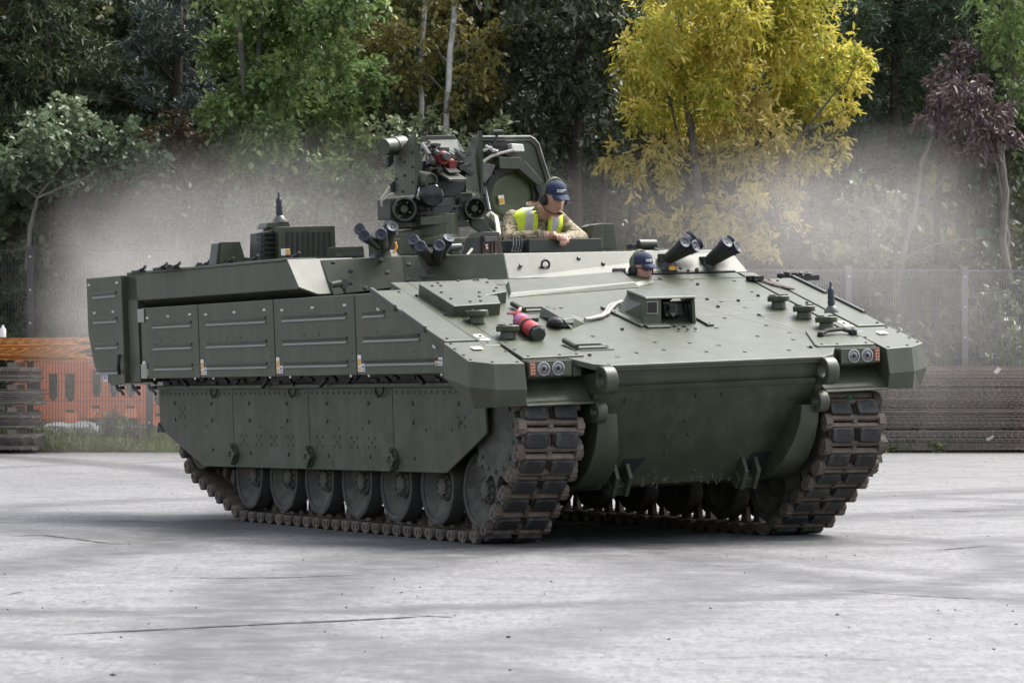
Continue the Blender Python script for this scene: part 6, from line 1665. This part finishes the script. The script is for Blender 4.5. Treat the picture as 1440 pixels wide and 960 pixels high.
# orange barriers
M['orange'] = mat('faded_orange_plastic', (.80, .20, .06), .5, var=.12, scale=3, bump=.1, bscale=30, col2=(.66, .22, .12), c2lo=.5, c2hi=.75, c2scale=3)
def barrier(loc, rot, label):
    root = empty('road_barrier', loc, rot, label=label, cat='barrier', group='orange plastic road barriers')
    L, Hh, T_ = 1.02, 1.04, .09
    mb = MB()
    def win(x0, x1): return [(x0, .40), (x0 + .05, .33), (x1 - .05, .33), (x1, .40), (x1, .74), (x0, .74)]
    mb.bounds((-L / 2, -T_, .0), (L / 2, T_, .33))
    for a, b_ in ((-L / 2, -.36), (-.20, -.07), (.07, .20), (.36, L / 2)): mb.bounds((a, -T_, .33), (b_, T_, .78))
    mb.prism([(-L / 2, -T_ + .003, .78), (L / 2, -T_ + .003, .78), (L / 2, -T_ + .003, .93), (L / 2 - .08, -T_ + .003, .98), (-L / 2 + .08, -T_ + .003, .98), (-L / 2, -T_ + .003, .93)], (0, 2 * T_ - .006, 0))
    for x0, x1 in ((-.36, -.20), (-.07, .07), (.20, .36)):
        mb.prism([(x0, -T_ + .01, .33), (x0 + .06, -T_ + .01, .33), (x0, -T_ + .01, .41)], (0, 2 * T_ - .02, 0)); mb.prism([(x1, -T_ + .01, .33), (x1 - .06, -T_ + .01, .33), (x1, -T_ + .01, .41)], (0, 2 * T_ - .02, 0))
    mb.build('barrier_body', M['orange'], root, None, .02)
    for s_ in (-1, 1):
        mb = MB(); mb.lathe((s_ * (L / 2 + .05), 0, 0), (0, 0, 1), [(.02, .10), (.9, .09), (1.0, .075), (1.02, .04)], 12); mb.build('barrier_post', M['orange'], root, None, 0, 40)
        mb = MB(); mb.prism([(s_ * .3 - .12, -.25, 0), (s_ * .3 + .12, -.25, 0), (s_ * .3 + .09, -.1, .16), (s_ * .3 - .09, -.1, .16)], (0, .38, 0)); mb.build('barrier_foot', M['orange'], root, None, .015)
        mb = MB(); mb.bounds((s_ * .28 - .06, -T_ - .012, .02), (s_ * .28 + .06, -T_ + .01, .2)); mb.build('fork_slot', M['black'], root)
for k, (u, r, lab) in enumerate(((75, .05, 'orange plastic road barrier next to the rusty mesh pile, leftmost of the row'), (160, -.04, 'middle orange plastic road barrier of the row behind the vehicle'), (248, .06, 'orange road barrier partly hidden behind the rear track, rightmost of the row'))):
    p = WP(u, 58.2); barrier((p.x, 58.2, heightv(p.x, 58.2) + .12), r, lab)
# white sacks and rubble at the foot of the barriers
def blob(name, c, r, m, label, cat, seed, amp=.3):
    rn = random.Random(seed); bm = bmesh.new(); bmesh.ops.create_icosphere(bm, subdivisions=3, radius=1)
    from mathutils import noise as ns
    for q in bm.verts:
        k = 1 + amp * ns.noise(q.co * 2.2 + V((seed, 0, 0))) + amp * .6 * ns.noise(q.co * 5 + V((0, seed, 0)))
        q.co = V((q.co.x * r[0] * k, q.co.y * r[1] * k, max(-.35, q.co.z) * r[2] * k))
    me = bpy.data.meshes.new(name); bm.to_mesh(me); bm.free(); me.materials.append(m); o = link(name, me); o.location = c; tag(o, label, cat); return o
M['sack'] = mat('white_sack', (.62, .62, .60), .7, var=.15, scale=8)
z_ = heightv(-7.2, 57.4)
blob('sack', (WP(85, 57.4).x, 57.4, z_ + .07), (.32, .2, .12), M['sack'], 'crumpled white sack on the verge below the leftmost barrier', 'sack', 3)
blob('sack', (WP(118, 57.5).x, 57.5, z_ + .07), (.28, .2, .13), M['sack'], 'bulging white sack beside the crumpled one on the verge', 'sack', 9)
mb = MB()
for k in range(420):
    x = rnd.uniform(-8.2, -4.6); y = rnd.uniform(56.9, 58.0); s_ = rnd.uniform(.02, .06)
    mb.ico((x, y, heightv(x, y) + s_ * .4 + .02), (s_ * 1.3, s_, s_ * .7), 1)
tag(mb.build('rubble', mat('pale_rubble', (.36, .36, .36), .9, var=.5, scale=2.5)), kind='stuff')
# litter on the long stack
def scrap(pts, Y, label):
    q = [WP(u, Y) + V((0, 0, WZ(v, Y))) for u, v in pts]; mb = MB(); mb.prism([q[0], q[1] + V((0, -.03, 0)), q[2], q[3] + V((0, .02, 0))], (0, .012, 0)); o = mb.build('paper_scrap', M['white']); tag(o, label, 'litter')
scrap(((1397, 523), (1403, 516), (1408, 519), (1402, 526)), 55.7, 'white paper scrap caught on top of the long mesh stack')
scrap(((1386, 617), (1398, 611), (1397, 615), (1389, 620)), 55.6, 'white paper scrap low on the face of the long mesh stack')
mb = MB(); mb.lathe((0, 0, 0), (0, 0, 1), [(0, .05), (.12, .05), (.16, .02), (.19, .018)], 12); o = mb.build('plastic_bottle', M['white'], None, None, 0, 40); o.location = (WP(4, 55.4).x, 55.4, 1.80); tag(o, 'white plastic bottle standing on the orange rusty sheets', 'bottle')
# grass and weeds
n = 9000
x = rs.uniform(-9.5, -3.2, n); y = 55.75 + rs.random(n) ** 1.6 * 1.9
z = np.array([heightv(a, b_) for a, b_ in zip(x, y)]) + .01
keep = rs.random(n) < (.35 + .65 * (np.sin(x * 3.1) * np.sin(y * 4 + x) > -.2))
D_ = rs.normal(size=(n, 3)) * .45; D_[:, 2] += 1
tag(link('verge_grass', leaves_mesh('verge_grass', np.stack([x, y, z], 1)[keep], D_[keep], (.06 + .16 * rs.random(n))[keep], np.full(n, .014)[keep], LM['grass'], 0)), kind='stuff')
def weed(label, x, y, h, nst, lm, sp=.12):
    z0 = heightv(x, y); root = empty('weed', (x, y, z0), 0, label=label, cat='weed', group='weeds along the edge of the yard')
    mb = MB(); Ps = []; Ds = []
    for k in range(nst):
        a = rs.uniform(0, 6.28); tip = V((math.cos(a) * sp * 1.6, math.sin(a) * sp, h * rs.uniform(.6, 1)))
        b0 = V((rs.normal() * .04, rs.normal() * .04, 0)); mb.tube([b0, b0.lerp(tip, .5) + V((0, 0, .05)), tip], [.007, .005, .002], 4)
        for j in range(16):
            f_ = rs.uniform(.15, 1); Ps.append(b0.lerp(tip, f_)); Ds.append(rs.normal(size=3) + np.array([0, 0, .4]))
    mb.build('stem', BK['grey'], root); n_ = len(Ps)
    link('leaves', leaves_mesh('leaves', np.array([tuple(q) for q in Ps]), np.array(Ds), .05 + .07 * rs.random(n_), .02 + .03 * rs.random(n_), lm, .4), root)
for u, Y, h, k, lm, lab in ((150, 56.6, .65, 9, 'brown', 'tall brown weed in the verge below the orange barriers'), (165, 56.7, .5, 8, 'grass', 'green weed right of the tall brown weed on the verge'), (110, 56.3, .32, 10, 'grass', 'low leafy green weed on the verge below the sacks'), (60, 56.2, .35, 10, 'grass', 'bushy green weed beside the left mesh pile'), (188, 56.5, .3, 8, 'brown', 'small dry weed at the right end of the verge'), (1272, 55.72, .22, 9, 'grass', 'low green weed at the foot of the long mesh stack'), (1318, 55.72, .2, 9, 'grass', 'small yellowish weed in front of the long mesh stack'), (1248, 55.7, .12, 5, 'grass', 'tiny weed nearest the right track under the stack')):
    weed(lab, WP(u, Y).x, Y, h, k, LM[lm])

# ================================================================== DUST CLOUD
m, t, b = new_mat('road_dust')
t.nodes.remove(b)
pv = nd(t, 'ShaderNodeVolumePrincipled'); pv.inputs['Color'].default_value = (.90, .865, .83, 1); pv.inputs['Anisotropy'].default_value = .2
t.links.new(pv.outputs[0], t.nodes['Material Output'].inputs['Volume'])
tc = nd(t, 'ShaderNodeTexCoord'); vec = tc.outputs['Object']
n1 = noise(t, vec, .62, 7, .66); n2 = noise(t, vec, 1.5, 7, .72)
wn = nd(t, 'ShaderNodeTexNoise'); wn.inputs['Scale'].default_value = .42; wn.inputs['Detail'].default_value = 5; wn.inputs['Roughness'].default_value = .62; t.links.new(vec, wn.inputs['Vector'])
w1 = nd(t, 'ShaderNodeVectorMath', operation='SUBTRACT'); t.links.new(wn.outputs['Color'], w1.inputs[0]); w1.inputs[1].default_value = (.5, .5, .5)
w2 = nd(t, 'ShaderNodeVectorMath', operation='MULTIPLY'); t.links.new(w1.outputs[0], w2.inputs[0]); w2.inputs[1].default_value = (2.8, 3.0, 2.8)
w3 = nd(t, 'ShaderNodeVectorMath', operation='ADD'); t.links.new(w2.outputs[0], w3.inputs[0]); t.links.new(vec, w3.inputs[1]); wvec = w3.outputs[0]
wx_ = mth(t, 'SUBTRACT', n1, .5); wy_ = mth(t, 'SUBTRACT', n2, .5)
tot = None
for (u, v, Y, ru, rv, ry, dn) in ((150, 405, 41, 42, 62, 1.8, .10), (215, 430, 41, 90, 90, 2.0, .10), (330, 350, 43, 170, 80, 2.4, .075), (440, 330, 43, 120, 65, 2.2, .045), (170, 590, 42, 120, 60, 2, .05), (270, 700, 39, 70, 30, 1.0, .04), (620, 300, 44, 170, 75, 2.4, .035), (1000, 335, 45, 190, 80, 2.6, .052), (1120, 290, 45.5, 80, 60, 2.2, .045), (1215, 320, 46, 110, 85, 2.6, .064), (1330, 320, 46, 60, 65, 2.6, .045), (1290, 470, 46, 200, 110, 2.6, .055)):
    c = WP(u, Y) + V((0, 0, WZ(v, Y)))
    mp = nd(t, 'ShaderNodeMapping'); mp.vector_type = 'TEXTURE'; mp.inputs['Location'].default_value = c; mp.inputs['Scale'].default_value = (ru * Y / 5006.5, ry, rv * Y / 5006.5)
    t.links.new(wvec, mp.inputs[0])
    ln = nd(t, 'ShaderNodeVectorMath', operation='LENGTH'); t.links.new(mp.outputs[0], ln.inputs[0])
    q = mth(t, 'MAXIMUM', mth(t, 'ADD', ln.outputs['Value'], mth(t, 'ADD', mth(t, 'MULTIPLY', wx_, 1.2), mth(t, 'MULTIPLY', wy_, .9))), 0)
    k = mth(t, 'MULTIPLY', mth(t, 'EXPONENT', mth(t, 'MULTIPLY', mth(t, 'MULTIPLY', q, q), -.62)), dn)
    tot = k if tot is None else mth(t, 'ADD', tot, k)
dens = mth(t, 'MULTIPLY', mth(t, 'SUBTRACT', mth(t, 'MULTIPLY', tot, .66), .008), mth(t, 'MULTIPLY', rng(t, n2, .34, .66, .45, 1.45), rng(t, n1, .36, .64, .25, 1.75))); dens = mth(t, 'MAXIMUM', dens, 0)
t.links.new(dens, pv.inputs['Density'])
m.cycles.volume_step_rate = 1.0
mb = MB(); mb.bounds((-8.5, 36, .02), (8.5, 51, 5.6))
tag(mb.build('dust_cloud', m), kind='stuff')
